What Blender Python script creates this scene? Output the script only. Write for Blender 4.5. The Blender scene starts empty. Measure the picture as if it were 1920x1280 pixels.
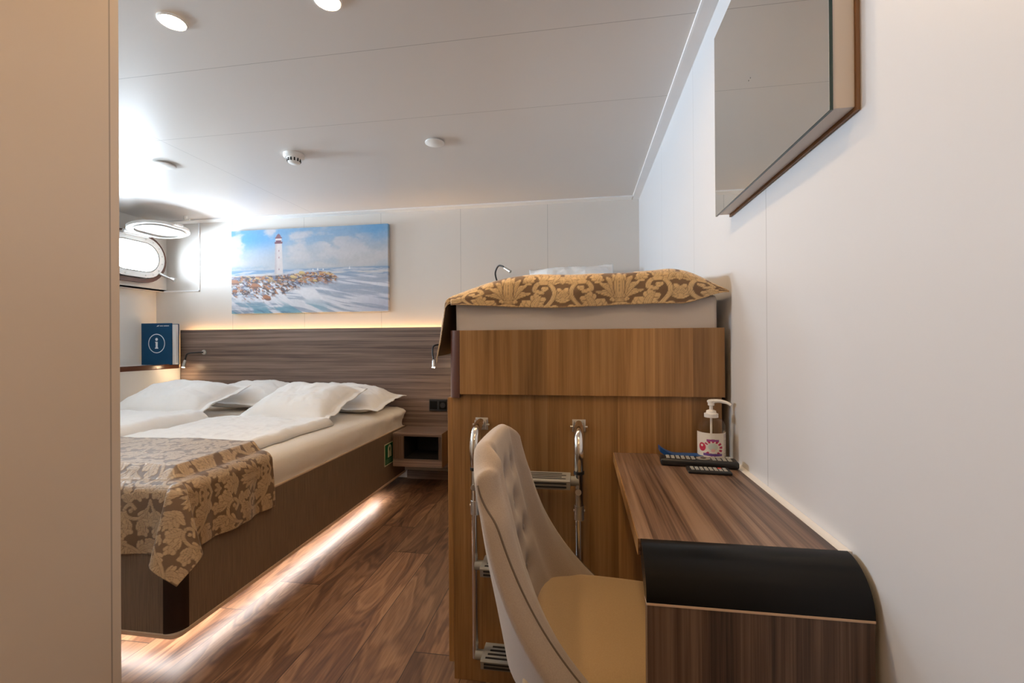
import bpy, bmesh, math, random
import numpy as np
from mathutils import Vector, Matrix

sc = bpy.context.scene
COL = sc.collection
random.seed(4)
R = math.radians

# ------------------------------------------------------------------ camera, world, exposure
cam_d = bpy.data.cameras.new('camera')
cam = bpy.data.objects.new('camera', cam_d)
COL.objects.link(cam)
sc.camera = cam
cam_d.sensor_width = 36.0
cam_d.lens = 834.08 / 1920 * 36.0
cam_d.clip_start = 0.02
YAW, PITCH, ROLL = 0.155444, 0.001774, -0.0062966
_f = Vector((-math.sin(YAW), math.cos(YAW), 0)); _r = Vector((math.cos(YAW), math.sin(YAW), 0)); _u = Vector((0, 0, 1))
_f2 = _f * math.cos(PITCH) + _u * math.sin(PITCH); _u2 = _u * math.cos(PITCH) - _f * math.sin(PITCH)
_r3 = _r * math.cos(ROLL) + _u2 * math.sin(ROLL); _u3 = _u2 * math.cos(ROLL) - _r * math.sin(ROLL)
cam.matrix_world = Matrix(((_r3.x, _u3.x, -_f2.x, 0), (_r3.y, _u3.y, -_f2.y, 0), (_r3.z, _u3.z, -_f2.z, 1.06), (0, 0, 0, 1)))

SKY = 100.0
w = bpy.data.worlds.new('sky'); sc.world = w; w.use_nodes = True
bg = w.node_tree.nodes['Background']
bg.inputs['Color'].default_value = (0.74, 0.87, 1.0, 1)
# brightest straight out over the water abeam of the portholes, dimmer towards bow and stern
_n = w.node_tree.nodes; _l = w.node_tree.links
_tc = _n.new('ShaderNodeTexCoord'); _dp = _n.new('ShaderNodeVectorMath'); _dp.operation = 'DOT_PRODUCT'
_dp.inputs[1].default_value = (-.97, .05, -.22); _l.new(_tc.outputs['Generated'], _dp.inputs[0])
_mx = _n.new('ShaderNodeMath'); _mx.operation = 'MAXIMUM'; _l.new(_dp.outputs['Value'], _mx.inputs[0]); _mx.inputs[1].default_value = 0
_pw = _n.new('ShaderNodeMath'); _pw.operation = 'POWER'; _l.new(_mx.outputs[0], _pw.inputs[0]); _pw.inputs[1].default_value = 7.0
_ma = _n.new('ShaderNodeMath'); _ma.operation = 'MULTIPLY_ADD'; _l.new(_pw.outputs[0], _ma.inputs[0])
_ma.inputs[1].default_value = SKY * 2.0; _ma.inputs[2].default_value = SKY * .22
_l.new(_ma.outputs[0], bg.inputs['Strength'])

sc.view_settings.view_transform = 'Standard'
sc.view_settings.look = 'None'
sc.view_settings.exposure = 0.25
sc.view_settings.gamma = 1.0
sc.view_settings.use_curve_mapping = False
sc.cycles.max_bounces = 14
sc.cycles.diffuse_bounces = 8
sc.cycles.glossy_bounces = 5
sc.cycles.transmission_bounces = 8
sc.cycles.transparent_max_bounces = 12
sc.cycles.caustics_reflective = False
sc.cycles.caustics_refractive = False
sc.cycles.sample_clamp_indirect = 6.0
sc.cycles.use_denoising = True

LAMP = 340.0       # warm ceiling downlights
LAMP_COL = (1.0, 0.66, 0.34)

def portal(name, loc, sx, sy):
    """light portal filling a porthole opening, facing into the cabin (+X)"""
    l = bpy.data.lights.new(name, 'AREA'); l.shape = 'RECTANGLE'; l.size = sx; l.size_y = sy
    l.cycles.is_portal = True
    o = bpy.data.objects.new(name, l); COL.objects.link(o); o.location = loc
    o.rotation_euler = (R(90), 0, R(-90))

XW, YB, ZC = 0.418, 3.34, 2.10     # right wall, back wall, ceiling
XL = -3.65                         # left wall below the porthole
XH = -3.572                        # left wall above
PX, PY = -0.665, 0.552             # partition face and its end
YR = -1.25                         # wall behind the camera

portal('porthole_sky_portal', (XH - 0.05, 3.037, 1.77), 0.44, 0.28)
portal('porthole_sky_portal', (XH - 0.05, 1.96, 1.77), 0.56, 0.28)
portal('porthole_sky_portal', (XH - 0.05, 1.08, 1.77), 0.56, 0.28)  # sky portal of the added, unseen porthole

# ------------------------------------------------------------------ node helper
class NT:
    def __init__(s, name):
        s.m = bpy.data.materials.new(name); s.m.use_nodes = True
        s.t = s.m.node_tree; s.n = s.t.nodes; s.l = s.t.links
        s.b = s.n['Principled BSDF']; s.out = s.n['Material Output']
    def node(s, t, **kw):
        n = s.n.new(t)
        for k, v in kw.items(): setattr(n, k, v)
        return n
    def put(s, sock, v):
        if isinstance(v, bpy.types.NodeSocket): s.l.new(v, sock)
        elif isinstance(v, (tuple, list)) and sock.type == 'RGBA': sock.default_value = (*v[:3], 1)
        else: sock.default_value = v
    def set(s, **kw):
        for k, v in kw.items(): s.put(s.b.inputs[k.replace('_', ' ')], v)
        return s
    def math(s, op, a, b=0.0, c=None):
        n = s.node('ShaderNodeMath', operation=op)
        s.put(n.inputs[0], a); s.put(n.inputs[1], b)
        if c is not None: s.put(n.inputs[2], c)
        return n.outputs[0]
    def coord(s, kind='Object'):
        return s.node('ShaderNodeTexCoord').outputs[kind]
    def sep(s, v):
        n = s.node('ShaderNodeSeparateXYZ'); s.put(n.inputs[0], v); return n.outputs
    def comb(s, x=0., y=0., z=0.):
        n = s.node('ShaderNodeCombineXYZ')
        s.put(n.inputs[0], x); s.put(n.inputs[1], y); s.put(n.inputs[2], z); return n.outputs[0]
    def noise(s, vec, scale=1., detail=4., rough=.5, dist=0.):
        n = s.node('ShaderNodeTexNoise'); s.put(n.inputs['Vector'], vec)
        n.inputs['Scale'].default_value = scale; n.inputs['Detail'].default_value = detail
        n.inputs['Roughness'].default_value = rough; n.inputs['Distortion'].default_value = dist
        return n.outputs[0]
    def white(s, vec):
        n = s.node('ShaderNodeTexWhiteNoise', noise_dimensions='3D'); s.put(n.inputs['Vector'], vec); return n.outputs['Value']
    def ramp(s, f, stops, interp='LINEAR'):
        n = s.node('ShaderNodeValToRGB'); s.put(n.inputs[0], f); r = n.color_ramp; r.interpolation = interp
        while len(r.elements) < len(stops): r.elements.new(.5)
        for e, (p, c) in zip(r.elements, stops):
            e.position = p; e.color = (*c[:3], 1) if isinstance(c, (tuple, list)) else (c, c, c, 1)
        return n.outputs[0]
    def mix(s, f, a, b, mode='MIX'):
        n = s.node('ShaderNodeMix', data_type='RGBA', blend_type=mode)
        s.put(n.inputs[0], f); s.put(n.inputs[6], a); s.put(n.inputs[7], b); return n.outputs[2]
    def bump(s, h, strength=.2, dist=.01):
        n = s.node('ShaderNodeBump'); s.put(n.inputs['Height'], h)
        n.inputs['Strength'].default_value = strength; n.inputs['Distance'].default_value = dist
        s.l.new(n.outputs[0], s.b.inputs['Normal']); return s
    def attr(s, name):
        return s.node('ShaderNodeAttribute', attribute_name=name).outputs['Color']

def plain(name, col, rough=.5, metal=0., noise=.03, **kw):
    t = NT(name); c = t.coord()
    n = t.noise(c, 9., 3.)
    f = t.math('MULTIPLY_ADD', n, 2 * noise, 1 - noise)
    t.set(Base_Color=t.mix(1., col, t.comb(f, f, f), 'MULTIPLY'), Roughness=rough, Metallic=metal, **kw)
    return t.m

def emit(name, col, strength):
    t = NT(name)
    t.set(Base_Color=(1, 1, 1), Emission_Color=col, Emission_Strength=strength)
    return t.m

def panel_wall(name, col, rough, seams, half=.0012, coat=0.):
    """painted panels with thin joints: seams = [(axis, position), ...]"""
    t = NT(name); s = t.sep(t.coord())
    m = None
    for ax, p in seams:
        a = t.math('LESS_THAN', t.math('ABSOLUTE', t.math('SUBTRACT', s[ax], p)), half)
        m = a if m is None else t.math('MAXIMUM', m, a)
    n = t.noise(t.coord(), 2.2, 2.)
    base = t.mix(n, tuple(x * .985 for x in col), tuple(min(1, x * 1.015) for x in col))
    if m is not None: base = t.mix(m, base, tuple(x * .55 for x in col))
    t.set(Base_Color=base, Roughness=rough, Coat_Weight=coat, Coat_Roughness=.12)
    return t.m

def wood(name, along, dark, mid, light, rough=.35, scale=1., stave=None, stave_axis=0, stave_var=.25, coat=0., contrast=1.):
    """grain running along axis `along`; staves = boards of given width across stave_axis"""
    t = NT(name); c = t.coord(); s = t.sep(c)
    k = [44. * scale] * 3; k[along] = 1.5
    off = 0.
    if stave:
        idx = t.math('FLOOR', t.math('DIVIDE', s[stave_axis], stave))
        wn = t.white(t.comb(idx, 3.3, 1.7))
        off = t.math('MULTIPLY', wn, 7.3)
    v = t.comb(t.math('MULTIPLY_ADD', s[0], k[0], off), t.math('MULTIPLY_ADD', s[1], k[1], off), t.math('MULTIPLY_ADD', s[2], k[2], off))
    n1 = t.noise(v, .55, 5., .62, .35)
    k2 = [190. * scale] * 3; k2[along] = 3.6
    v2 = t.comb(t.math('MULTIPLY_ADD', s[0], k2[0], off), t.math('MULTIPLY_ADD', s[1], k2[1], off), t.math('MULTIPLY_ADD', s[2], k2[2], off))
    n2 = t.noise(v2, 1., 3., .6)
    f = t.math('ADD', t.math('MULTIPLY', n1, .74), t.math('MULTIPLY', n2, .26))
    w_ = .19 / contrast
    col = t.ramp(f, [(.5 - w_, dark), (.5, mid), (.5 + w_, light)])
    if stave:
        g = t.math('MULTIPLY_ADD', wn, stave_var * 2, 1 - stave_var)
        col = t.mix(1., col, t.comb(g, g, g), 'MULTIPLY')
    t.set(Base_Color=col, Roughness=rough, Coat_Weight=coat, Coat_Roughness=.15)
    t.bump(n2, .12, .002)
    return t.m

M = {}
M['ceiling'] = panel_wall('ceiling_panels', (.60, .57, .545), .34, [(1, 1.482), (1, 1.962), (0, -2.115), (1, 1.0), (1, .5), (1, 0.)])
M['trim'] = plain('white_trim', (.82, .82, .82), .3)
M['wall_right'] = panel_wall('right_wall_panels', (.615, .615, .635), .38, [(1, 1.094), (1, 1.753), (1, .43), (1, 2.42)])
M['wall_back'] = panel_wall('back_wall_panels', (.69, .65, .605), .38, [(0, -2.244), (0, -1.575), (0, -.921), (0, -.248), (0, -2.905)])
M['wall'] = plain('painted_wall', (.72, .69, .65), .4)
M['partition'] = panel_wall('partition_cream', (.62, .53, .45), .28, [(1, .539)], .0011)
M['white_metal'] = plain('white_lacquer', (.84, .84, .83), .25)
M['white_plastic'] = plain('white_plastic', (.8, .79, .77), .4)
M['oak'] = wood('oak_veneer', 2, (.215, .108, .034), (.36, .190, .068), (.48, .275, .112), .38, 1., .105, 0, .30, contrast=1.25)
M['oak_side'] = wood('oak_side_veneer', 2, (.215, .108, .034), (.36, .190, .068), (.48, .275, .112), .38, 1., .105, 1, .30, contrast=1.25)
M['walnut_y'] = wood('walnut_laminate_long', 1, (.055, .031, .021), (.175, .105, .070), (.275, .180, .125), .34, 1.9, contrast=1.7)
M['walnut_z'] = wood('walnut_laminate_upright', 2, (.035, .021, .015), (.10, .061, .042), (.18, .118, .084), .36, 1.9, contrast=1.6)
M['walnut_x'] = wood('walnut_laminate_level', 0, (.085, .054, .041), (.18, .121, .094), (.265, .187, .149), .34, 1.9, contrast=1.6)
M['dark_corner'] = plain('dark_stained_profile', (.018, .007, .005), .3)
M['red_corner'] = plain('red_brown_profile', (.085, .026, .012), .28)
M['black_gloss'] = plain('black_satin_profile', (.004, .004, .0042), .26, Specular_IOR_Level=.25)
M['black'] = plain('black_plastic', (.012, .012, .013), .4)
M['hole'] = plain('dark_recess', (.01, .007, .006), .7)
M['chrome'] = plain('chrome_tube', (.72, .70, .67), .16, 1.)
M['steel'] = plain('brushed_steel', (.66, .65, .63), .32, 1.)
M['grey_plastic'] = plain('grey_tread', (.26, .25, .225), .5)
M['led_white'] = emit('cool_led', (1., .91, .86), 40.)
M['led_warm'] = emit('warm_led', (1., .56, .20), 28.)
M['lamp_warm'] = emit('downlight_glow', LAMP_COL, LAMP)
M['bulb'] = emit('reading_bulb', (1., .72, .42), 420.)
M['navy'] = plain('navy_cover', (.002, .050, .125), .5, Specular_IOR_Level=.2)
M['paper'] = plain('paper_edge', (.72, .71, .70), .7)
M['print_white'] = plain('white_print', (.75, .78, .82), .5)
M['green'] = plain('safety_green', (.0, .105, .035), .45)
M['cream_print'] = plain('cream_print', (.72, .70, .48), .5)
M['pale_green'] = plain('pale_green_print', (.20, .36, .25), .5)
M['blue_plastic'] = plain('blue_plastic', (.012, .085, .30), .4)
M['button_grey'] = plain('button_grey', (.34, .34, .32), .5)
M['button_red'] = plain('button_red', (.62, .04, .025), .5)
M['bronze'] = plain('brown_sleeve', (.11, .045, .028), .35)
M['mirror'] = plain('mirror_silver', (.92, .915, .87), .015, 1., noise=0.)
M['mirror_edge'] = plain('mirror_glass_edge', (.01, .035, .028), .15)
M['mirror_frame'] = plain('mirror_backing_frame', (.62, .56, .50), .45)
M['brown_strip'] = plain('brown_backing_strip', (.23, .12, .055), .5)

def make_glass(name, col, mixf=.12):
    t = NT(name)
    tr = t.node('ShaderNodeBsdfTransparent'); tr.inputs[0].default_value = (*col, 1)
    gl = t.node('ShaderNodeBsdfGlossy'); gl.inputs[0].default_value = (1, 1, 1, 1); gl.inputs['Roughness'].default_value = .03
    fr = t.node('ShaderNodeLayerWeight'); fr.inputs[0].default_value = .5
    mx = t.node('ShaderNodeMixShader'); t.l.new(t.math('MULTIPLY_ADD', t.math('POWER', fr.outputs['Facing'], 3.), .45, mixf * .2), mx.inputs[0])
    t.l.new(tr.outputs[0], mx.inputs[1]); t.l.new(gl.outputs[0], mx.inputs[2]); t.l.new(mx.outputs[0], t.out.inputs[0])
    return t.m
M['glass'] = make_glass('clear_glass', (.97, .985, .98))
M['bottle'] = make_glass('clear_bottle_plastic', (.985, .97, .94), .1)
M['gel'] = make_glass('clear_gel', (.99, .985, .97), .0)

def linen(name, col, weave=900., rough=.85):
    t = NT(name); c = t.coord(); n = t.noise(c, 5., 3.)
    t.set(Base_Color=t.mix(n, tuple(x * .96 for x in col), tuple(min(1, x * 1.03) for x in col)), Roughness=rough, Sheen_Weight=.15)
    h = t.math('ADD', t.noise(c, 38., 3.), t.math('MULTIPLY', t.noise(c, weave, 1.), .25))
    t.bump(h, .26, .005)
    return t.m
M['linen'] = linen('white_bed_linen', (.86, .85, .835))
M['sheet'] = linen('cream_fitted_sheet', (.83, .795, .75))
M['grey_sheet'] = linen('greyish_fitted_sheet', (.60, .555, .52))
def upholstery(name, a, b):
    t = NT(name); c = t.coord()
    s = t.sep(c)
    n = t.noise(c, 420., 2., .7)
    t.set(Base_Color=t.mix(n, a, b), Roughness=.9, Sheen_Weight=.35, Sheen_Roughness=.5)
    t.bump(n, .25, .0015)
    return t.m
M['chair_fabric'] = upholstery('grey_beige_weave', (.36, .298, .25), (.49, .412, .348))
M['seat_fabric'] = upholstery('ochre_beige_weave', (.40, .285, .155), (.52, .375, .215))
M['piping'] = plain('grey_brown_piping', (.16, .125, .10), .8)
def vinyl():
    t = NT('ribbed_brown_covering'); c = t.coord(); s = t.sep(c)
    v = t.comb(t.math('MULTIPLY', s[0], 260.), t.math('MULTIPLY', s[1], 260.), t.math('MULTIPLY', s[2], 7.))
    n = t.noise(v, 1., 3., .6)
    t.set(Base_Color=t.ramp(n, [(.25, (.140, .096, .064)), (.75, (.255, .182, .125))]), Roughness=.5)
    t.bump(n, .35, .003)
    return t.m
M['bed_side'] = vinyl()
M['bed_trim'] = plain('pale_bed_edge_trim', (.62, .46, .33), .4)

def floor_mat():
    t = NT('walnut_plank_floor'); s = t.sep(t.coord())
    u = t.math('DIVIDE', t.math('ADD', s[0], .575 + 19.), .19)
    iu = t.math('FLOOR', u); fu = t.math('FRACT', u)
    v = t.math('DIVIDE', t.math('MULTIPLY_ADD', t.white(t.comb(iu, .5, .5)), 1.3, t.math('ADD', s[1], 13.15)), 1.3)
    iv = t.math('FLOOR', v); fv = t.math('FRACT', v)
    wn = t.white(t.comb(iu, iv, .2)); off = t.math('MULTIPLY', wn, 31.)
    # slow swirl for cathedral grain
    sw = t.noise(t.comb(t.math('MULTIPLY_ADD', s[0], 6.5, off), t.math('MULTIPLY_ADD', s[1], 1.5, off), off), 1., 3., .5, 1.1)
    rings = t.math('SINE', t.math('MULTIPLY', sw, 52.))
    fine = t.noise(t.comb(t.math('MULTIPLY_ADD', s[0], 130., off), t.math('MULTIPLY_ADD', s[1], 4., off), off), 1., 4., .65)
    f = t.math('ADD', t.math('MULTIPLY', sw, .62), t.math('ADD', t.math('MULTIPLY', rings, .055), t.math('MULTIPLY', fine, .34)))
    col = t.ramp(f, [(.30, (.060, .027, .015)), (.43, (.140, .068, .036)), (.54, (.235, .127, .068)), (.68, (.36, .21, .118))])
    g = t.math('MULTIPLY_ADD', wn, .65, .68)
    col = t.mix(1., col, t.comb(g, g, g), 'MULTIPLY')
    e1 = t.math('LESS_THAN', t.math('ABSOLUTE', t.math('SUBTRACT', fu, .5)), .4935)
    e2 = t.math('LESS_THAN', t.math('ABSOLUTE', t.math('SUBTRACT', fv, .5)), .4988)
    e = t.math('MULTIPLY', e1, e2)
    col = t.mix(e, (.014, .007, .005), col)
    t.set(Base_Color=col, Roughness=t.math('MULTIPLY_ADD', fine, .14, .34), Specular_IOR_Level=.55)
    t.bump(t.math('ADD', t.math('MULTIPLY', fine, .25), t.math('MULTIPLY', e, .6)), .12, .002)
    return t.m
M['floor'] = floor_mat()

def damask_mat(name, ground, thread, thread2, rough=.58):
    t = NT(name); a = t.sep(t.attr('pattern'))
    c = t.coord()
    n = t.noise(c, 700., 1.)
    th = t.mix(n, thread, thread2)
    col = t.mix(a[0], ground, th)
    col = t.mix(t.math('MULTIPLY', a[1], .6), col, tuple(x * .35 for x in ground))
    t.set(Base_Color=col, Roughness=t.math('MULTIPLY_ADD', a[0], -.12, rough), Sheen_Weight=.4, Sheen_Roughness=.4, Specular_IOR_Level=.6)
    t.bump(t.math('ADD', a[0], t.math('MULTIPLY', n, .2)), .35, .003)
    return t.m
M['damask'] = damask_mat('gold_damask_lit', (.155, .085, .034), (.56, .375, .17), (.70, .50, .26))  # bedspread copy of the cloth, warm lamplight put into its colour
M['damask_dim'] = damask_mat('gold_damask_dim', (.150, .088, .045), (.40, .275, .155), (.50, .36, .22), .44)  # same cloth for the runner, its dimmer light put into the colour
M['damask_back'] = plain('damask_reverse', (.12, .072, .034), .8)
def attr_mat(name, rough):
    t = NT(name); t.set(Base_Color=t.attr('pattern'), Roughness=rough)
    t.bump(t.noise(t.coord(), 160., 3.), .15, .002)
    return t.m
M['paint'] = attr_mat('painted_canvas', .55)
M['bottle_label'] = attr_mat('printed_label', .45)

# ------------------------------------------------------------------ numpy noise
def _hash(ix, iy, iz, seed):
    h = (ix.astype(np.int64) * 374761393 + iy.astype(np.int64) * 668265263 + iz.astype(np.int64) * 2147483647 // 3 + seed * 1274126177) & 0xffffffff
    h = ((h ^ (h >> 13)) * 1274126177) & 0xffffffff
    return ((h ^ (h >> 16)) & 0xffff) / 65535.0
def vnoise(x, y, seed=0):
    x = np.asarray(x, float); y = np.asarray(y, float)
    ix = np.floor(x); iy = np.floor(y); fx = x - ix; fy = y - iy
    fx = fx * fx * (3 - 2 * fx); fy = fy * fy * (3 - 2 * fy); z = np.zeros_like(ix)
    a = _hash(ix, iy, z, seed); b = _hash(ix + 1, iy, z, seed); c = _hash(ix, iy + 1, z, seed); d = _hash(ix + 1, iy + 1, z, seed)
    return (a * (1 - fx) + b * fx) * (1 - fy) + (c * (1 - fx) + d * fx) * fy
def fbm(x, y, seed=0, oct=4, gain=.5):
    t = 0; amp = 1; tot = 0
    for k in range(oct):
        t = t + amp * vnoise(x * 2 ** k + 17.3 * k, y * 2 ** k + 9.1 * k, seed + k); tot += amp; amp *= gain
    return t / tot
def sstep(a, b, x):
    t = np.clip((x - a) / (b - a), 0, 1); return t * t * (3 - 2 * t)

# ------------------------------------------------------------------ mesh helpers
def thing(name, label, cat, loc, group=None):
    o = bpy.data.objects.new(name, None); COL.objects.link(o); o.location = loc
    o.empty_display_size = .05
    o['label'] = label; o['category'] = cat
    if group: o['group'] = group
    return o
def tag(o, label, cat, group=None):
    o['label'] = label; o['category'] = cat
    if group: o['group'] = group
    return o
def origin_of(p):
    v = Vector((0, 0, 0))
    while p is not None: v = v + p.location; p = p.parent
    return v
def obj(name, bm, mat, parent=None, loc=None, smooth=False, label=None, kind=None):
    """bmesh given in world coordinates -> one mesh object"""
    if loc is None:
        if parent is not None: loc = Vector((0, 0, 0))
        elif bm.verts:
            c = [v.co for v in bm.verts]
            loc = Vector(((min(v.x for v in c) + max(v.x for v in c)) / 2, (min(v.y for v in c) + max(v.y for v in c)) / 2, min(v.z for v in c)))
    org = origin_of(parent) + Vector(loc)
    if kind == 'structure' and parent is None: org = Vector((0, 0, 0)); loc = Vector((0, 0, 0))
    for v in bm.verts: v.co -= org
    me = bpy.data.meshes.new(name); bm.to_mesh(me); bm.free()
    mats = mat if isinstance(mat, (list, tuple)) else [mat]
    for m_ in mats: me.materials.append(m_)
    if smooth:
        for p in me.polygons: p.use_smooth = True
    o = bpy.data.objects.new(name, me); COL.objects.link(o)
    o.location = loc
    if parent is not None: o.parent = parent
    if label: o['label'] = label
    if kind: o['kind'] = kind
    return o
def sharp(o, deg=35):
    me = o.data
    for p in me.polygons: p.use_smooth = True
    me.set_sharp_from_angle(angle=R(deg))
    return o
def BM(): return bmesh.new()
def box(bm, x0, x1, y0, y1, z0, z1, bev=0., seg=2):
    m = Matrix.Translation(((x0 + x1) / 2, (y0 + y1) / 2, (z0 + z1) / 2)) @ Matrix.Diagonal((abs(x1 - x0), abs(y1 - y0), abs(z1 - z0), 1))
    r = bmesh.ops.create_cube(bm, size=1., matrix=m)
    if bev > 0:
        es = list({e for v in r['verts'] for e in v.link_edges})
        bmesh.ops.bevel(bm, geom=es, offset=bev, segments=seg, profile=.5, affect='EDGES')
    return bm
def boxo(name, d, mat, parent=None, bev=.002, **kw):
    return obj(name, box(BM(), *d, bev), mat, parent, **kw)
def cyl(bm, p0, p1, r0, r1=None, n=24, caps=True):
    p0 = Vector(p0); p1 = Vector(p1); d = p1 - p0; r1 = r0 if r1 is None else r1
    q = d.to_track_quat('Z', 'Y').to_matrix().to_4x4()
    bmesh.ops.create_cone(bm, cap_ends=caps, segments=n, radius1=r0, radius2=r1, depth=d.length, matrix=Matrix.Translation((p0 + p1) / 2) @ q)
    return bm
def spline(pts, n=8):
    P = [Vector(p) for p in pts]; P = [P[0] * 2 - P[1]] + P + [P[-1] * 2 - P[-2]]; out = []
    for i in range(1, len(P) - 2):
        for k in range(n):
            t = k / n; a, b, c, d = P[i - 1], P[i], P[i + 1], P[i + 2]
            out.append(.5 * ((2 * b) + (c - a) * t + (2 * a - 5 * b + 4 * c - d) * t * t + (3 * b - a - 3 * c + d) * t ** 3))
    out.append(P[-2]); return out
def tube(bm, pts, r, n=12, caps=True):
    P = [Vector(p) for p in pts]; rings = []; up = None
    rr = r if isinstance(r, (list, tuple)) else [r] * len(P)
    for i, p in enumerate(P):
        t = (P[min(i + 1, len(P) - 1)] - P[max(i - 1, 0)]).normalized()
        if up is None: up = t.orthogonal().normalized()
        a = (up - t * up.dot(t)).normalized(); up = a; b = t.cross(a)
        rings.append([bm.verts.new(p + (a * math.cos(2 * math.pi * k / n) + b * math.sin(2 * math.pi * k / n)) * rr[i]) for k in range(n)])
    for i in range(len(rings) - 1):
        for k in range(n): bm.faces.new((rings[i][k], rings[i][(k + 1) % n], rings[i + 1][(k + 1) % n], rings[i + 1][k]))
    if caps: bm.faces.new(rings[0][::-1]); bm.faces.new(rings[-1])
    return bm
def lathe(bm, prof, cx, cy, n=36, caps=True):
    rings = [[bm.verts.new((cx + r * math.cos(2 * math.pi * k / n), cy + r * math.sin(2 * math.pi * k / n), z)) for k in range(n)] for r, z in prof]
    for i in range(len(rings) - 1):
        for k in range(n): bm.faces.new((rings[i][k], rings[i][(k + 1) % n], rings[i + 1][(k + 1) % n], rings[i + 1][k]))
    if caps and prof[0][0] > 1e-5: bm.faces.new(rings[0][::-1])
    if caps and prof[-1][0] > 1e-5: bm.faces.new(rings[-1])
    bmesh.ops.remove_doubles(bm, verts=bm.verts[:], dist=1e-6)
    return bm
def grid(bm, P, closed_u=False):
    """P: (n, m, 3) array -> quad grid"""
    n, m = P.shape[:2]
    V = [[bm.verts.new(P[i, j]) for j in range(m)] for i in range(n)]
    for i in range(n - 1):
        for j in range(m - 1): bm.faces.new((V[i][j], V[i + 1][j], V[i + 1][j + 1], V[i][j + 1]))
        if closed_u: bm.faces.new((V[i][m - 1], V[i + 1][m - 1], V[i + 1][0], V[i][0]))
    return V
def prism(bm, pts, d0, d1, axis):
    """polygon pts (2D, in the two other axes in order) extruded along axis"""
    def mk(p, d):
        return (d, p[0], p[1]) if axis == 0 else (p[0], d, p[1]) if axis == 1 else (p[0], p[1], d)
    a = [bm.verts.new(mk(p, d0)) for p in pts]; b = [bm.verts.new(mk(p, d1)) for p in pts]
    bm.faces.new(a); bm.faces.new(b[::-1])
    for i in range(len(pts)): bm.faces.new((a[i], b[i], b[(i + 1) % len(pts)], a[(i + 1) % len(pts)]))
    bmesh.ops.recalc_face_normals(bm, faces=bm.faces[:])
    return bm
def rbox(x0, x1, y0, y1, z0, z1, r, nx=40, ny=40, nz=8, disp=None, flat=False):
    """rounded box with dense faces; disp(p) -> world offset"""
    bm = BM()
    lo = np.array([x0, y0, z0]); hi = np.array([x1, y1, z1]); cnt = (nx, ny, nz)
    def cosspace(n): return np.linspace(0, 1, n + 1)
    for ax in range(3):
        a, b = [k for k in range(3) if k != ax]
        A, B = np.meshgrid(cosspace(cnt[a]), cosspace(cnt[b]), indexing='ij')
        for side in (0, 1):
            P = np.zeros(A.shape + (3,)); P[..., a] = lo[a] + (hi[a] - lo[a]) * A; P[..., b] = lo[b] + (hi[b] - lo[b]) * B
            P[..., ax] = hi[ax] if side else lo[ax]
            Q = P.copy() if (flat and ax == 2 and not side) else np.clip(P, lo + np.array([r, r, 0 if flat else r]), hi - r); D = P - Q; L = np.linalg.norm(D, axis=-1, keepdims=True); L[L == 0] = 1
            P = Q + D / L * r
            if disp is not None: P = P + disp(P, D / L)
            grid(bm, P)
    bmesh.ops.remove_doubles(bm, verts=bm.verts[:], dist=1e-5)
    bmesh.ops.recalc_face_normals(bm, faces=bm.faces[:])
    return bm
def set_attr(o, arr):
    a = o.data.color_attributes.new('pattern', 'FLOAT_COLOR', 'POINT')
    arr = np.concatenate([arr, np.ones((len(arr), 1))], 1).astype(np.float32)
    a.data.foreach_set('color', arr.ravel())
def stadium(hl, hh, n=14):
    """oblong outline with semicircular ends: half length hl, half height hh"""
    pts = []
    for k in range(n + 1):
        a = -math.pi / 2 + math.pi * k / n; pts.append((hl - hh + hh * math.cos(a), hh * math.sin(a)))
    for k in range(n + 1):
        a = math.pi / 2 + math.pi * k / n; pts.append((-(hl - hh) + hh * math.cos(a), hh * math.sin(a)))
    return pts

# ------------------------------------------------------------------ the room
S = dict(kind='structure')
obj('floor', box(BM(), XL - .1, XW + .1, YR - .1, YB + .1, -.06, 0), M['floor'], **S)
obj('ceiling', box(BM(), XL - .1, XW + .1, YR - .1, YB + .1, ZC, ZC + .06), M['ceiling'], **S)
obj('wall_right', box(BM(), XW, XW + .06, YR, YB + .06, 0, ZC), M['wall_right'], **S)
bm = BM()      # back wall: the panels stop at the niche around the porthole
box(bm, -3.222, XW, YB, YB + .06, 0, ZC); box(bm, XL, -3.222, YB, YB + .06, 0, 1.517); box(bm, XL, -3.222, YB + .025, YB + .06, 1.517, ZC)
obj('wall_back', bm, M['wall_back'], **S)
box_l = BM(); box(box_l, XL - .06, XL, PY, YB + .06, 0, 1.5169)
obj('wall_left', box_l, M['wall'], **S)
# upper left wall with oblong portholes, two of them unseen
def wall_with_holes(x0, x1, y0, y1, z0, z1, holes):
    bm = BM()
    ys = [y0] + sum([[c - hl, c + hl] for c, cz, hl, hh in holes], []) + [y1]
    zc = holes[0][1]; hh = holes[0][3]
    box(bm, x0, x1, y0, y1, z0, zc - hh); box(bm, x0, x1, y0, y1, zc + hh, z1)
    for i in range(0, len(ys), 2): box(bm, x0, x1, ys[i], ys[i + 1], zc - hh, zc + hh)
    for c, cz, hl, h2 in holes:    # rounded corners of each opening
        for sy in (-1, 1):
            for sz in (-1, 1):
                pts = [(c + sy * hl, cz + sz * h2)]
                for k in range(9):
                    a = math.pi / 2 * k / 8
                    pts.append((c + sy * (hl - h2 + h2 * math.sin(a)), cz + sz * h2 * math.cos(a)))
                prism(bm, pts, x0, x1, 0)
    return bm
HOLES = [(1.08, 1.77, .26, .122), (1.96, 1.77, .26, .122), (3.037, 1.77, .204, .122)]
bm = wall_with_holes(XH - .025, XH, PY, YB + .03, 1.517, ZC, HOLES)
box(bm, XL - .06, XH, PY, YB + .03, 1.517, 1.531)     # soffit over the set-back lower wall
obj('wall_left_upper', bm, M['wall'], **S)
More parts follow.
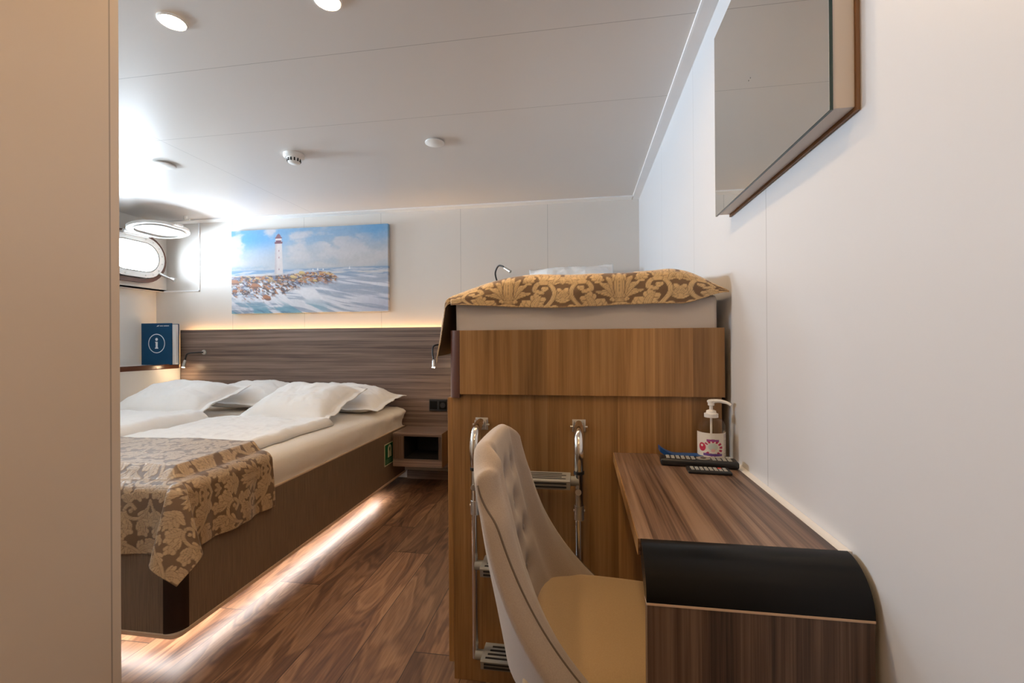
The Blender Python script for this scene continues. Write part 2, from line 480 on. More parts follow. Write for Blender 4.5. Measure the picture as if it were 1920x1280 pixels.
obj('wall_partition', box(BM(), PX - .06, PX, YR, PY, 0, ZC), M['partition'], **S)
obj('wall_front', box(BM(), XL, PX - .06, PY - .06, PY - .0005, 0, ZC), M['wall'], **S)
obj('wall_rear', box(BM(), PX - .06, XW + .06, YR - .06, YR, 0, ZC), M['wall'], **S)
obj('baseboard_back', box(BM(), -1.36, -.44, YB - .02, YB - .001, 0, .06), M['walnut_x'], **S)
# ceiling edge trims: a flat margin with a thin white bead
bm = BM(); box(bm, .3715, XW, YR, YB, ZC - .006, ZC); box(bm, .3655, .3715, YR, YB - .088, ZC - .010, ZC, .001)
obj('trim_1', bm, M['trim'], **S)
bm = BM(); box(bm, XH, .3655, YB - .082, YB, ZC - .006, ZC); box(bm, XH, .3655, YB - .088, YB - .082, ZC - .010, ZC, .001)
obj('trim_2', bm, M['trim'], **S)
bm = BM(); box(bm, -3.228, -3.216, YB - .004, YB + .002, 1.511, ZC); box(bm, XH, -3.216, YB - .004, YB + .002, 1.511, 1.523)
obj('trim_3', bm, M['trim'], **S)

# portholes -------------------------------------------------------------
def ring(bm, c, hl, hh, wd, x0, x1, n=16):
    """oblong ring lying in the YZ plane between x0 and x1, band width wd outside (hl,hh)"""
    A = stadium(hl, hh, n); B = stadium(hl + wd, hh + wd, n)
    rows = []
    for (pts, x) in ((A, x0), (B, x0), (B, x1), (A, x1)):
        rows.append([bm.verts.new((x, c[1] + p[0], c[2] + p[1])) for p in pts])
    k = len(A)
    for i in range(4):
        a = rows[i]; b = rows[(i + 1) % 4]
        for j in range(k): bm.faces.new((a[j], a[(j + 1) % k], b[(j + 1) % k], b[j]))
    bmesh.ops.recalc_face_normals(bm, faces=bm.faces[:])
    return bm
def porthole(name, yc, sash, hl=.26):
    c = (0, yc, 1.77)
    root = obj(name, ring(BM(), c, hl + .002, .124, .042, XH, -3.505), M['white_metal'], kind='structure')
    sharp(root, 40)
    sharp(obj('sleeve', ring(BM(), (0, yc, 1.765), hl + .046, .168, .032, XH, -3.525), M['bronze'], root), 40)
    sharp(obj('gasket', ring(BM(), c, hl - .008, .114, .010, -3.53, -3.508), plainy, root), 40)
    bm = BM()      # bolt heads round the frame
    for (a, b) in stadium(hl + .025, .147, 7):
        cyl(bm, (-3.506, yc + a, 1.77 + b), (-3.501, yc + a, 1.77 + b), .006, n=10)
    obj('bolt', bm, M['steel'], root)
    # wing latch at the lower right
    bm = BM(); cyl(bm, (-3.505, yc + hl + .002, 1.655), (-3.46, yc + hl + .025, 1.628), .012); cyl(bm, (-3.47, yc + hl + .018, 1.634), (-3.40, yc + hl + .040, 1.606), .006)
    cyl(bm, (-3.425, yc + hl + .032, 1.616), (-3.400, yc + hl + .042, 1.604), .017, .021)
    sharp(obj('latch', bm, M['steel'], root))
    bm = BM(); box(bm, -3.53, -3.48, yc - .11, yc + .09, 1.925, 1.95, .004); cyl(bm, (-3.478, yc - .12, 1.945), (-3.478, yc + .10, 1.945), .011)
    sharp(obj('hinge', bm, M['white_metal'], root))
    if sash:      # the glazed sash, swung up under the ceiling
        piv = Vector((-3.478, yc, 1.945))
        def swing(bm):
            for v in bm.verts:
                d = v.co - piv
                # hanging-down sash rotated up about Y axis
                x, z = d.x, d.z
                v.co = piv + Vector((-z * math.sin(R(SW)) + x * math.cos(R(SW)), d.y, z * math.cos(R(SW)) + x * math.sin(R(SW))))
            return bm
        zc = 1.945 - .172; yc += .018; hl -= .020
        s = sharp(obj('sash', swing(ring(BM(), (0, yc, zc), hl, .122, .034, -3.49, -3.468)), M['white_metal'], root), 40)
        sharp(obj('seal', swing(ring(BM(), (0, yc, zc), hl - .010, .112, .012, -3.497, -3.466)), M['grey_plastic'], s), 40)
        bm = BM(); prism(bm, [(yc + a, zc + b) for a, b in stadium(hl - .006, .116)], -3.483, -3.475, 0)
        obj('cover_plate', swing(bm), M['white_metal'], s)
        bm = BM(); box(bm, -3.485, -3.473, yc - .035, yc + .035, zc - .190, zc - .150, .004); cyl(bm, (-3.479, yc - .03, zc - .186), (-3.479, yc + .03, zc - .186), .009)
        sharp(obj('lug', swing(bm), M['white_metal'], s))
        bm = BM(); cyl(bm, (-3.17, yc + .10, ZC - .03), (-3.17, yc + .10, ZC), .012); cyl(bm, (-3.19, yc + .10, ZC - .03), (-3.13, yc + .10, ZC - .03), .007)
        sharp(obj('holding_hook', bm, M['white_metal'], root))
    else:
        bm = BM(); prism(bm, [(yc + a, 1.77 + b) for a, b in stadium(hl - .006, .116)], -3.524, -3.516, 0)
        obj('pane', bm, M['glass'], root)
    return root
SW = 99.
plainy = M['grey_plastic']
porthole('window_1', 3.037, True, .204)
porthole('window_2', 1.96, False)  # unseen porthole inferred from the bunk's shadow, kept longer for cool light
porthole('window_added', 1.08, False)  # unseen porthole added to send cool light to the right wall

# ledge along the left wall ---------------------------------------------
t = thing('side_ledge', 'narrow pale ledge with a red brown edge along the left wall beside the bed', 'ledge', (-3.5, 2.4, 0))
boxo('top_board', (XL, -3.385, 1.0, YB, .865, .89), M['wall'], t)
boxo('edge_strip', (-3.385, -3.36, 1.0, YB - .06, .858, .897), M['red_corner'], t, .006, label='dark red brown edge strip')
boxo('front_panel', (-3.38, -3.365, 1.0, YB, 0, .862), M['wall'], t)

# ------------------------------------------------------------------ ceiling fittings
def downlight(x, y, label):
    t = thing('downlight', label, 'ceiling light', (x, y, ZC), 'warm recessed ceiling lights')
    bm = BM(); lathe(bm, [(.0325, ZC - .004), (.037, ZC - .007), (.041, ZC - .005), (.042, ZC - .0005), (.0325, ZC - .0005), (.0325, ZC - .004)], x, y, caps=False)
    sharp(obj('trim_ring', bm, M['white_metal'], t), 50)
    bm = BM(); cyl(bm, (x, y, ZC - .0035), (x, y, ZC - .001), .0325)
    obj('lens', bm, M['lamp_warm'], t, label='glowing lens')
    return t
downlight(-1.293, 1.243, 'glowing round downlight in the ceiling near the left partition')
downlight(-.753, 1.243, 'glowing round downlight cut by the top edge of the photo')
downlight(-.213, 1.243, 'recessed downlight above the ladder and chair, out of frame overhead')
downlight(-.16, .25, 'recessed downlight over the cabin entrance, out of frame overhead')
downlight(-.16, -.6, 'unseen downlight added behind the viewpoint for warm light on the bunk front')  # added lamp, out of view, warming the bunk front and chair back

def ceiling_disc(x, y, r, label):
    t = thing('ceiling_cover', label, 'ceiling disc', (x, y, ZC), 'flat white ceiling discs')
    bm = BM(); lathe(bm, [(r * .80, ZC - .0005), (r * .80, ZC - .006), (.0001, ZC - .006)][::-1], x, y)
    obj('base', bm, M['white_plastic'], t)
    bm = BM(); lathe(bm, [(.0001, ZC - .014), (r * .86, ZC - .013), (r, ZC - .010), (r, ZC - .006), (r * .8, ZC - .006)], x, y)
    sharp(obj('face_plate', bm, M['white_plastic'], t), 50)
ceiling_disc(-2.374, 2.225, .058, 'flat white disc on the ceiling nearest the porthole')
ceiling_disc(-.744, 2.208, .049, 'flat white disc on the ceiling above the bunk side of the cabin')

t = thing('smoke_detector', 'white domed smoke detector with dark vents on the ceiling', 'smoke detector', (-1.557, 2.231, ZC))
bm = BM(); lathe(bm, [(.0001, ZC - .022), (.046, ZC - .022), (.053, ZC - .016), (.054, ZC - .0005)], -1.557, 2.231)
sharp(obj('base', bm, M['white_plastic'], t), 40)
bm = BM(); lathe(bm, [(.0001, ZC - .050), (.024, ZC - .050), (.030, ZC - .046), (.036, ZC - .022)], -1.557, 2.231)
sharp(obj('sensor_cap', bm, M['white_plastic'], t), 40)
bm = BM()
for k in range(12):
    a = 2 * math.pi * (k + .3) / 12; c_, s_ = math.cos(a), math.sin(a)
    q = Matrix.Translation((-1.557 + .0325 * c_, 2.231 + .0325 * s_, ZC - .034)) @ Matrix.Rotation(a, 4, 'Z') @ Matrix.Diagonal((.006, .007, .016, 1))
    bmesh.ops.create_cube(bm, size=1., matrix=q)
obj('vent', bm, M['hole'], t, label='dark vent slots')

# ------------------------------------------------------------------ the picture
def painting():
    x0, x1, z0, z1 = -2.884, -1.502, 1.312, 2.000
    y = YB - .034
    t = thing('canvas_painting', 'wide canvas painting of a white lighthouse on a rocky shore with breaking waves', 'painting', ((x0 + x1) / 2, YB, z0))
    boxo('stretcher', (x0 + .012, x1 - .012, y + .012, YB - .001, z0 + .012, z1 - .012), M['brown_strip'], t)
    nx, nz = 470, 236
    U, V = np.meshgrid(np.linspace(0, 1, nx), np.linspace(0, 1, nz), indexing='ij')    # V: 0 bottom .. 1 top
    A = 2.0
    def mixc(c, col, m): return c * (1 - m[..., None]) + np.array(col) * m[..., None]
    c = np.ones(U.shape + (3,)) * np.array((.50, .49, .50))
    c = mixc(c, (.17, .36, .58), sstep(.62, 1.02, V + .16 * (fbm(U * 5, V * 6, 3) - .5)) * .9)
    cl = fbm(U * 7, V * 6, 11, 5)
    c = mixc(c, (.36, .42, .50), sstep(.42, .62, fbm(U * 5, V * 8, 19)) * sstep(.95, .6, V) * .6)
    c = mixc(c, (.56, .54, .56), sstep(.48, .66, cl) * sstep(.5, .7, V) * .8)
    c = mixc(c, (.10, .33, .62), np.exp(-((U - .12) / .26) ** 2 - ((V - .90) / .15) ** 2) * sstep(.64, .44, cl))
    c = mixc(c, (.12, .34, .62), np.exp(-((U - .95) / .16) ** 2 - ((V - .95) / .13) ** 2) * .85)
    c = mixc(c, (.62, .58, .58), sstep(.5, .64, fbm(U * 7, V * 9, 29)) * np.exp(-((U - .70) / .16) ** 2 - ((V - .82) / .10) ** 2))
    # sea
    hz = .515
    sea = sstep(hz + .006, hz - .006, V)
    c = mixc(c, (.26, .34, .47), sea)
    c = mixc(c, (.08, .28, .50), sea * sstep(.30, .05, U) * .8)
    c = mixc(c, (.17, .29, .46), np.exp(-((V - .505) / .016) ** 2) * .7)
    c = mixc(c, (.58, .58, .62), sea * sstep(.50, .64, fbm(U * 9, V * 40, 41)) * .7)
    c = mixc(c, (.66, .63, .60), np.exp(-((V - .462) / .009) ** 2) * (sstep(.10, .16, U) * sstep(.28, .25, U) + sstep(.58, .62, U) * sstep(.76, .7, U) + sstep(.8, .84, U)) * .9)
    c = mixc(c, (.28, .36, .45), np.exp(-((V - .533 - .035 * fbm(U * 40, V * 0, 5)) / .018) ** 2) * sstep(.32, .2, U) * .8)
    # foam sweeping down to the right over a grey-violet swell
    c = mixc(c, (.36, .40, .50), sstep(.45, .38, V) * .8)
    cu = V + .30 * np.clip(U - .60, 0, 1) - .55 * np.clip(.40 - V, 0, 1) * sstep(.75, .3, U)
    st = fbm(U * 6 + V * 5, cu * 34, 52, 5)
    c = mixc(c, (.74, .74, .79), sstep(.40, .58, st) * sstep(.46, .38, V) * .92)
    streak = fbm(U * 26 + V * 16, (V * 1.0 - U * .0) * 5 + 3, 54, 4)
    c = mixc(c, (.80, .79, .83), sstep(.38, .60, streak) * sstep(.02, .16, V) * sstep(.34, .26, V) * sstep(.74, .52, U) * .95)
    c = mixc(c, (.12, .33, .45), sstep(.46, .60, fbm(U * 16 + V * 14, V * 9, 77)) * sstep(.20, .03, V) * sstep(.72, .5, U) * .85)
    c = mixc(c, (.07, .16, .27), sstep(.60, .70, fbm(U * 22 + V * 20, V * 12, 78)) * sstep(.09, .0, V) * sstep(.7, .5, U) * .7)
    c = mixc(c, (.33, .36, .50), sstep(.66, .98, U) * sstep(.30, .05, V) * .55)
    # rocks, breaking up into spray below
    top = .452 + .028 * np.exp(-((U - .56) / .14) ** 2) + .020 * (fbm(U * 26, U * 0, 61) - .5) - .9 * np.clip(U - .64, 0, 1)
    bot = .20 + .13 * sstep(.28, .55, U) + .10 * (fbm(U * 11, U * 0 + 3, 63, 4) - .5) - .05 * np.exp(-((U - .2) / .08) ** 2)
    rk = sstep(-.006, .006, top - V) * sstep(-.05, .03, V - bot) * sstep(.705, .675, U + .15 * (.40 - V))
    spray = sstep(.30, .50, fbm(U * 66 + V * 30, V * 34, 67, 3) + 1.1 * (V - .33))
    rk = rk * np.maximum(spray, sstep(.36, .41, V))
    stone = fbm(U * 58 + V * 30, V * 46 - U * 14, 71, 3); st2 = fbm(U * 58 + 3 + V * 30, V * 52, 73, 2)
    rc = np.ones(U.shape + (3,)) * np.array((.085, .050, .048))
    rc = mixc(rc, (.30, .12, .06), sstep(.47, .58, stone))
    rc = mixc(rc, (.44, .18, .07), sstep(.56, .66, stone))
    rc = mixc(rc, (.64, .42, .18), sstep(.60, .70, st2) * sstep(.34, .43, V))
    rc = mixc(rc, (.17, .20, .32), sstep(.62, .72, fbm(U * 60, V * 40, 79, 2)) * .8)
    rc = mixc(rc, (.66, .58, .55), sstep(.68, .76, fbm(U * 74, V * 70, 80, 2)) * .7)
    c = c * (1 - rk[..., None]) + rc * rk[..., None]
    c = mixc(c, (.58, .52, .50), np.exp(-((V - top - .002) / .010) ** 2) * sstep(.45, .3, U) * .8)
    for (uu, vv, rr, k_) in ((.235, .185, .030, 0), (.02, .27, .020, 0), (.465, .465, .022, 1), (.548, .37, .014, 1), (.41, .42, .020, 1), (.155, .33, .030, 0), (.02, .38, .03, 0)):
        q = np.hypot((U - uu) / rr, (V - vv + .35 * (U - uu)) / (rr * 1.1)) + .5 * (fbm(U * 60, V * 50, 15, 2) - .5)
        c = mixc(c, (.64, .44, .17) if k_ else (.42, .155, .06), sstep(1.1, .8, q)); c = mixc(c, (.10, .05, .045), sstep(1., .9, q) * sstep(.1, .5, -(V - vv) / rr) * .7)
    # lighthouse: white tower with a dull red lantern
    tw = (V - .47) / (.83 - .47); half = .0275 - .006 * np.clip(tw, 0, 1); d = np.abs(U - .314)
    m = sstep(half + .002, half - .002, d) * sstep(-.03, .0, tw) * sstep(1.02, 1., tw)
    c = mixc(c, (.60, .54, .53), m); c = mixc(c, (.40, .34, .37), m * sstep(.004, .022, .314 - U) * .7)
    c = mixc(c, (.17, .055, .08), sstep(.027, .024, d) * sstep(.013, .010, np.abs(V - .837)))
    c = mixc(c, (.62, .56, .57), sstep(.021, .019, d) * sstep(.026, .023, np.abs(V - .868)))
    c = mixc(c, (.15, .05, .085), sstep(.019, .017, d) * sstep(.012, .010, np.abs(V - .853)))
    c = mixc(c, (.20, .08, .105), sstep(.024, .022, d) * sstep(.008, .006, np.abs(V - .893)))
    c = mixc(c, (.22, .10, .125), sstep(-.002, .002, .018 * np.sqrt(np.clip(1 - (V - .90) / .042, 0, 1)) - d) * sstep(.898, .90, V))
    for wv in (.74, .66, .52): c = mixc(c, (.33, .20, .22), sstep(.004, .002, np.abs(U - .316)) * sstep(.012, .008, np.abs(V - wv)))
    for (uu, hgt) in ((.535, .02), (.565, .03), (.60, .02), (.765, .035)):      # far sails
        c = mixc(c, (.75, .75, .77), sstep(.0005, -.0005, np.abs(U - uu) - .006 * np.clip(1 - (V - hz + .02) / hgt, 0, 1)) * sstep(hz - .022, hz - .018, V) * (V < hz - .02 + hgt))
    c = c * .90
    c = c * (1 + .10 * (fbm(U * 90, V * 45, 91, 2)[..., None] - .5))
    bm = BM(); P = np.stack([x0 + (x1 - x0) * U, np.full_like(U, y), z0 + (z1 - z0) * V], -1)
    grid(bm, P)
    # wrapped canvas edges
    o = None
    E = []
    def edge(i_sel, j_sel):
        E.append((P[i_sel, j_sel], c[i_sel, j_sel]))
    cols = [c.reshape(-1, 3)]
    for sel in ((slice(None), 0), (slice(None), -1), (0, slice(None)), (-1, slice(None))):
        row = P[sel]; back = row.copy(); back[:, 1] = YB - .004
        grid(bm, np.stack([row, back], 0)); cols += [c[sel], c[sel]]
    bm.verts.index_update()
    o = obj('canvas', bm, M['paint'], t)
    set_attr(o, np.concatenate(cols, 0).clip(0, 1))
painting()

# ------------------------------------------------------------------ headboard, outlet, reading lamps
t = thing('headboard', 'wide grey brown wood grain headboard lit along its top edge behind the bed', 'headboard', (-1.9, YB, .10))
boxo('panel', (-3.352, -.44, 3.28, 3.305, .10, 1.181), M['walnut_x'], t)
bm = BM(); box(bm, -3.30, -.46, 3.306, YB - .001, .12, 1.12)
obj('batten', bm, M['hole'], t)
bm = BM(); box(bm, -3.33, -.46, 3.312, 3.332, 1.122, 1.132); box(bm, -3.335, -3.325, 3.312, 3.332, .93, 1.12)
obj('light_strip', bm, M['led_warm'], t, label='warm glowing light strip')

t = thing('power_outlet', 'black wall socket plate on the headboard beside the bunk', 'outlet', (-1.088, 3.28, .538))
boxo('plate', (-1.158, -1.018, 3.270, 3.2795, .538, .628), M['black'], t, .003)
bm = BM()
for xx in (-1.123, -1.050): box(bm, xx - .028, xx + .028, 3.267, 3.270, .552, .614, .001)
obj('insert', bm, M['black_gloss'], t)
bm = BM(); cyl(bm, (-1.050, 3.2675, .583), (-1.050, 3.2655, .583), .021)
obj('socket_well', bm, M['hole'], t)

def reading_lamp(label, mount, path, head0, head1, on=True):
    t = thing('reading_lamp', label, 'reading lamp', mount, 'black gooseneck reading lamps')
    m_ = Vector(mount)
    bm = BM(); cyl(bm, m_ - Vector((0, .010, 0)), m_ + Vector((0, .0005, 0)), .020); cyl(bm, m_ - Vector((0, .018, 0)), m_ - Vector((0, .010, 0)), .011)
    sharp(obj('wall_mount', bm, M['steel'], t))
    bm = BM(); tube(bm, spline([m_ - Vector((0, .014, 0))] + path + [head0], 8), .0062, 10)
    obj('gooseneck', bm, M['black'], t, smooth=True)
    h0, h1 = Vector(head0), Vector(head1); d = (h1 - h0).normalized()
    bm = BM(); cyl(bm, h0 - d * .004, h0 + d * .006, .008, .0115); cyl(bm, h0 + d * .006, h1, .0115)
    sharp(obj('lamp_head', bm, M['steel'], t))
    bm = BM(); cyl(bm, h1 - d * .001, h1 + d * .0025, .0095)
    obj('bulb', bm, M['bulb'] if on else M['glass'], t, label='lit bulb' if on else None)
reading_lamp('lit gooseneck reading lamp on the headboard end by the blue folder', (-3.118, 3.28, .993),
             [(-3.135, 3.235, .992), (-3.165, 3.222, .990), (-3.195, 3.212, .986), (-3.215, 3.205, .975)], (-3.226, 3.20, .928), (-3.238, 3.195, .872))
reading_lamp('lit gooseneck reading lamp hanging beside the bunk, above the socket', (-1.02, 3.28, 1.03),
             [(-1.05, 3.20, 1.045), (-1.075, 3.14, 1.035), (-1.07, 3.10, .99)], (-1.052, 3.07, .935), (-1.050, 3.06, .885))
reading_lamp('unlit gooseneck reading lamp rising above the upper bunk at the back wall', (-.60, YB, 1.50),
             [(-.615, 3.26, 1.505), (-.628, 3.23, 1.57), (-.60, 3.20, 1.617), (-.565, 3.18, 1.612)], (-.548, 3.17, 1.598), (-.500, 3.14, 1.565), False)

# ------------------------------------------------------------------ blue folder on the ledge
def folder():
    x0, x1, z0, z1, y = -3.632, -3.337, .8905, 1.236, 3.19
    t = thing('information_folder', 'blue information folder with a white circled i standing on the side ledge', 'folder', ((x0 + x1) / 2, y, z0))
    boxo('cover', (x0, x1, y, y + .003, z0, z1), M['navy'], t, .0008)
    boxo('back_cover', (x0 + .03, x1 + .034, y + .030, y + .033, z0, z1 - .006), M['navy'], t, .0008)
    boxo('pages', (x0 + .02, x1 + .030, y + .004, y + .029, z0 + .004, z1 - .012), M['paper'], t, .001)
    cx, cz = x0 + .148, z0 + .178
    yy = y - .0008
    bm = BM()
    n = 48; A = [[bm.verts.new((cx + r * math.cos(2 * math.pi * k / n), yy, cz + r * math.sin(2 * math.pi * k / n))) for k in range(n)] for r in (.0735, .0800)]
    for k in range(n): bm.faces.new((A[0][k], A[0][(k + 1) % n], A[1][(k + 1) % n], A[1][k]))
    bmesh.ops.create_circle(bm, cap_ends=True, segments=24, radius=.0125, matrix=Matrix.Translation((cx, yy, cz + .034)) @ Matrix.Rotation(R(90), 4, 'X'))
    pts = [(-.016, -.043), (.016, -.043), (.016, -.036), (.0105, -.034), (.0105, .014), (-.014, .014), (-.014, .008), (-.0095, .006), (-.0095, -.034), (-.016, -.036)]
    bm.faces.new([bm.verts.new((cx + a, yy, cz + b)) for a, b in pts])
    obj('information_symbol', bm, M['print_white'], t, label='white circled letter i')
    bm = BM()      # tiny white heading: a mark and two words too small to read
    def q(a, b, c, d): bm.faces.new([bm.verts.new((px_, yy, pz_)) for px_, pz_ in ((a, c), (b, c), (b, d), (a, d))])
    bm.faces.new([bm.verts.new((x0 + a, yy, z1 - b)) for a, b in ((.147, .028), (.158, .018), (.176, .016), (.168, .026))])
    xx = x0 + .180
    for k, wd in enumerate((.006, .007, .006, .007, .006, .0, .007, .006, .006, .007, .006, .006, .007, .006)):
        if wd: q(xx, xx + wd * .78, z1 - .0255, z1 - .0185)
        xx += wd if wd else .005
    obj('heading', bm, M['print_white'], t)
folder()

# ------------------------------------------------------------------ double bed
BX0, BX1, BY0, BY1, BZ0, BZ1 = -3.36, -1.36, 1.31, 3.278, .065, .424
t = thing('double_bed', 'low double bed base in ribbed brown covering with glowing underside', 'bed', ((BX0 + BX1) / 2, (BY0 + BY1) / 2, 0))
rc = .050
bm = BM()
box(bm, BX1 - .02, BX1, BY0 + rc, BY1, BZ0 + .012, BZ1 - .006, .001)
obj('side_panel', bm, M['bed_side'], t)
obj('foot_panel', box(BM(), BX0 + .005, BX1 - rc, BY0, BY0 + .02, BZ0 + .012, BZ1 - .006, .001), M['bed_side'], t)
def quarter(cx, cy, r, sx, sy, r_in, n=10):
    pts = [(cx + sx * r * math.sin(math.pi / 2 * k / n), cy + sy * r * math.cos(math.pi / 2 * k / n)) for k in range(n + 1)]
    pts += [(cx + sx * r_in * math.sin(math.pi / 2 * k / n), cy + sy * r_in * math.cos(math.pi / 2 * k / n)) for k in range(n, -1, -1)]
    return pts
sharp(obj('corner_post', prism(BM(), quarter(BX1 - rc, BY0 + rc, rc + .001, 1, -1, rc - .02), BZ0 + .012, BZ1 - .006, 2), M['dark_corner'], t, label='near black rounded corner profile'), 30)
def outline(off, n=8, rc=rc, ye=BY1):
    r = rc + off
    pts = [(BX0, BY0 - off)]
    pts += [(BX1 - rc + r * math.sin(math.pi / 2 * k / n), BY0 + rc - r * math.cos(math.pi / 2 * k / n)) for k in range(n + 1)]
    pts += [(BX1 + off, ye), (BX0, ye)]
    return pts
def ribbon(bm, o1, o2, z0, z1, **kw):
    a = outline(o1, **kw)[:-1]; b = outline(o2, **kw)[:-1]
    rows = [[bm.verts.new((p[0], p[1], z)) for p in q_] for q_, z in ((a, z0), (b, z0), (b, z1), (a, z1))]
    for i in range(4):
        for j in range(len(a) - 1): bm.faces.new((rows[i][j], rows[i][j + 1], rows[(i + 1) % 4][j + 1], rows[(i + 1) % 4][j]))
    bmesh.ops.recalc_face_normals(bm, faces=bm.faces[:])
    return bm
sharp(obj('edge_trim', ribbon(BM(), -.022, .006, BZ0, BZ0 + .012, rc=.024), M['bed_trim'], t, label='pale lower edge trim'), 40)
sharp(obj('top_rail', ribbon(BM(), -.022, .002, BZ1 - .006, BZ1), M['bed_trim'], t), 40)
obj('deck', box(BM(), BX0, BX1 - .022, BY0 + .022, BY1, BZ0 + .02, BZ1 - .004), M['hole'], t)
obj('plinth', box(BM(), BX0 + .02, BX1 - .20, BY0 + .20, BY1, 0, BZ0 + .02), M['walnut_x'], t)
sharp(obj('light_strip', ribbon(BM(), -.060, -.044, BZ0 + .013, BZ0 + .0195, rc=.07, ye=2.93), M['led_white'], t, label='white glowing light strip'), 40)

# safety sticker on the bed side
t = thing('safety_sticker', 'green square sticker with a life jacket symbol on the bed side near its head', 'sign', (BX1 + .001, 3.0, .198))
sx = BX1 + .0012
boxo('border', (BX1 + .0003, sx, 2.918, 3.082, .198, .352), M['cream_print'], t, 0)
boxo('panel', (sx, sx + .0004, 2.926, 3.074, .205, .345), M['green'], t, 0)
def yz(bm, pts, x): bm.faces.new([bm.verts.new((x, a, b)) for a, b in pts])
bm = BM(); c0 = 3.0; x_ = sx + .0007
outer = [(c0 - .030, .250)] + [(c0 - .030 * math.cos(math.pi * k / 10), .312 + .026 * math.sin(math.pi * k / 10)) for k in range(11)] + [(c0 + .030, .250)]
inner = [(c0 + .003, .250), (c0 + .003, .288)] + [(c0 + .011 * math.cos(math.pi * k / 8), .305 + .018 * math.sin(math.pi * k / 8)) for k in range(9)] + [(c0 - .003, .288), (c0 - .003, .250)]
yz(bm, outer + inner, x_)
obj('life_jacket_symbol', bm, M['cream_print'], t)
bm = BM()
for k in range(4):
    z = .236 - k * .0075
    for j in range(6):
        y = 2.936 + j * .0215 + random.uniform(0, .004)
        yz(bm, [(y, z), (y + .016, z), (y + .016, z + .004), (y, z + .004)], x_)
obj('small_print', bm, M['pale_green'], t)

def mat_disp(P, N):
    x, y, z = P[..., 0], P[..., 1], P[..., 2]
    side = np.clip(N[..., 0], 0, 1)
    head = sstep(2.5, 3.25, y)
    wr = (fbm(y * 9 + z * 26 * head, z * 14 - y * 5, 5, 4) - .5) * (.006 + .022 * head)
    d = np.zeros_like(P); d[..., 0] = wr * side + side * .012 * np.sin(np.clip((z - .43) / .15, 0, 1) * math.pi) + head * side * .03 * sstep(.47, .55, z)
    d[..., 2] = np.clip(N[..., 2], 0, 1) * ((fbm(x * 5, y * 5, 8) - .5) * .012)
    return d
o = obj('mattress', rbox(BX0 + .004, BX1 - .006, BY0 + .012, BY1 - .004, BZ1 + .0005, .575, .05, 50, 90, 14, mat_disp, flat=True), M['sheet'], smooth=True)
tag(o, 'wide mattress in a cream fitted sheet on the double bed base', 'mattress')

def duvet(x0, x1, y0, y1, z0, th, seed, label, fold_right=0.):
    nx, ny = 110, 150
    U, V = np.meshgrid(np.linspace(-1, 1, nx), np.linspace(-1, 1, ny), indexing='ij')
    wob = (fbm(V * 2.2 + seed, V * 0, seed, 3) - .5)
    X = (x0 + x1) / 2 + U * (x1 - x0) / 2 + wob * .05 * np.clip(U, 0, 1)
    Y = (y0 + y1) / 2 + V * (y1 - y0) / 2
    e = np.clip((1 - np.abs(U)) / .10, 0, 1); f = np.clip((1 - np.abs(V)) / .05, 0, 1)
    edge = np.sqrt(np.clip(1 - (1 - e) ** 2, 0, 1)) * np.sqrt(np.clip(1 - (1 - f) ** 2, 0, 1))
    puff = (fbm(U * 3 + seed, V * 4, seed + 2, 4) - .5) * .022 + (fbm(U * 11 + V * 3, V * 14 - U * 4, seed + 6, 3) - .5) * .008
    th = np.minimum(th, .022 + .5 * sstep(1.74, 2.05, Y))
    puff_k = sstep(1.70, 1.90, Y)
    H = th * edge * (1 + .12 * np.exp(-((U - .82) / .16) ** 2)) + puff * edge * puff_k
    top = np.stack([X, Y, z0 + H], -1); bot = np.stack([X, Y, np.full_like(X, z0 + .001)], -1)
    bm = BM(); grid(bm, top); grid(bm, bot)
    bmesh.ops.remove_doubles(bm, verts=bm.verts[:], dist=.0012)
    bmesh.ops.recalc_face_normals(bm, faces=bm.faces[:])
    o = obj('duvet', bm, M['linen'], smooth=True)
    return tag(o, label, 'duvet', 'white folded duvets on the double bed')
duvet(-3.30, -2.24, 1.40, 2.40, .5815, .070, 3, 'white duvet on the left half of the double bed, by the ledge')
duvet(-2.19, -1.445, 1.40, 2.42, .5815, .042, 9, 'white duvet on the right half of the double bed, nearest the floor aisle')

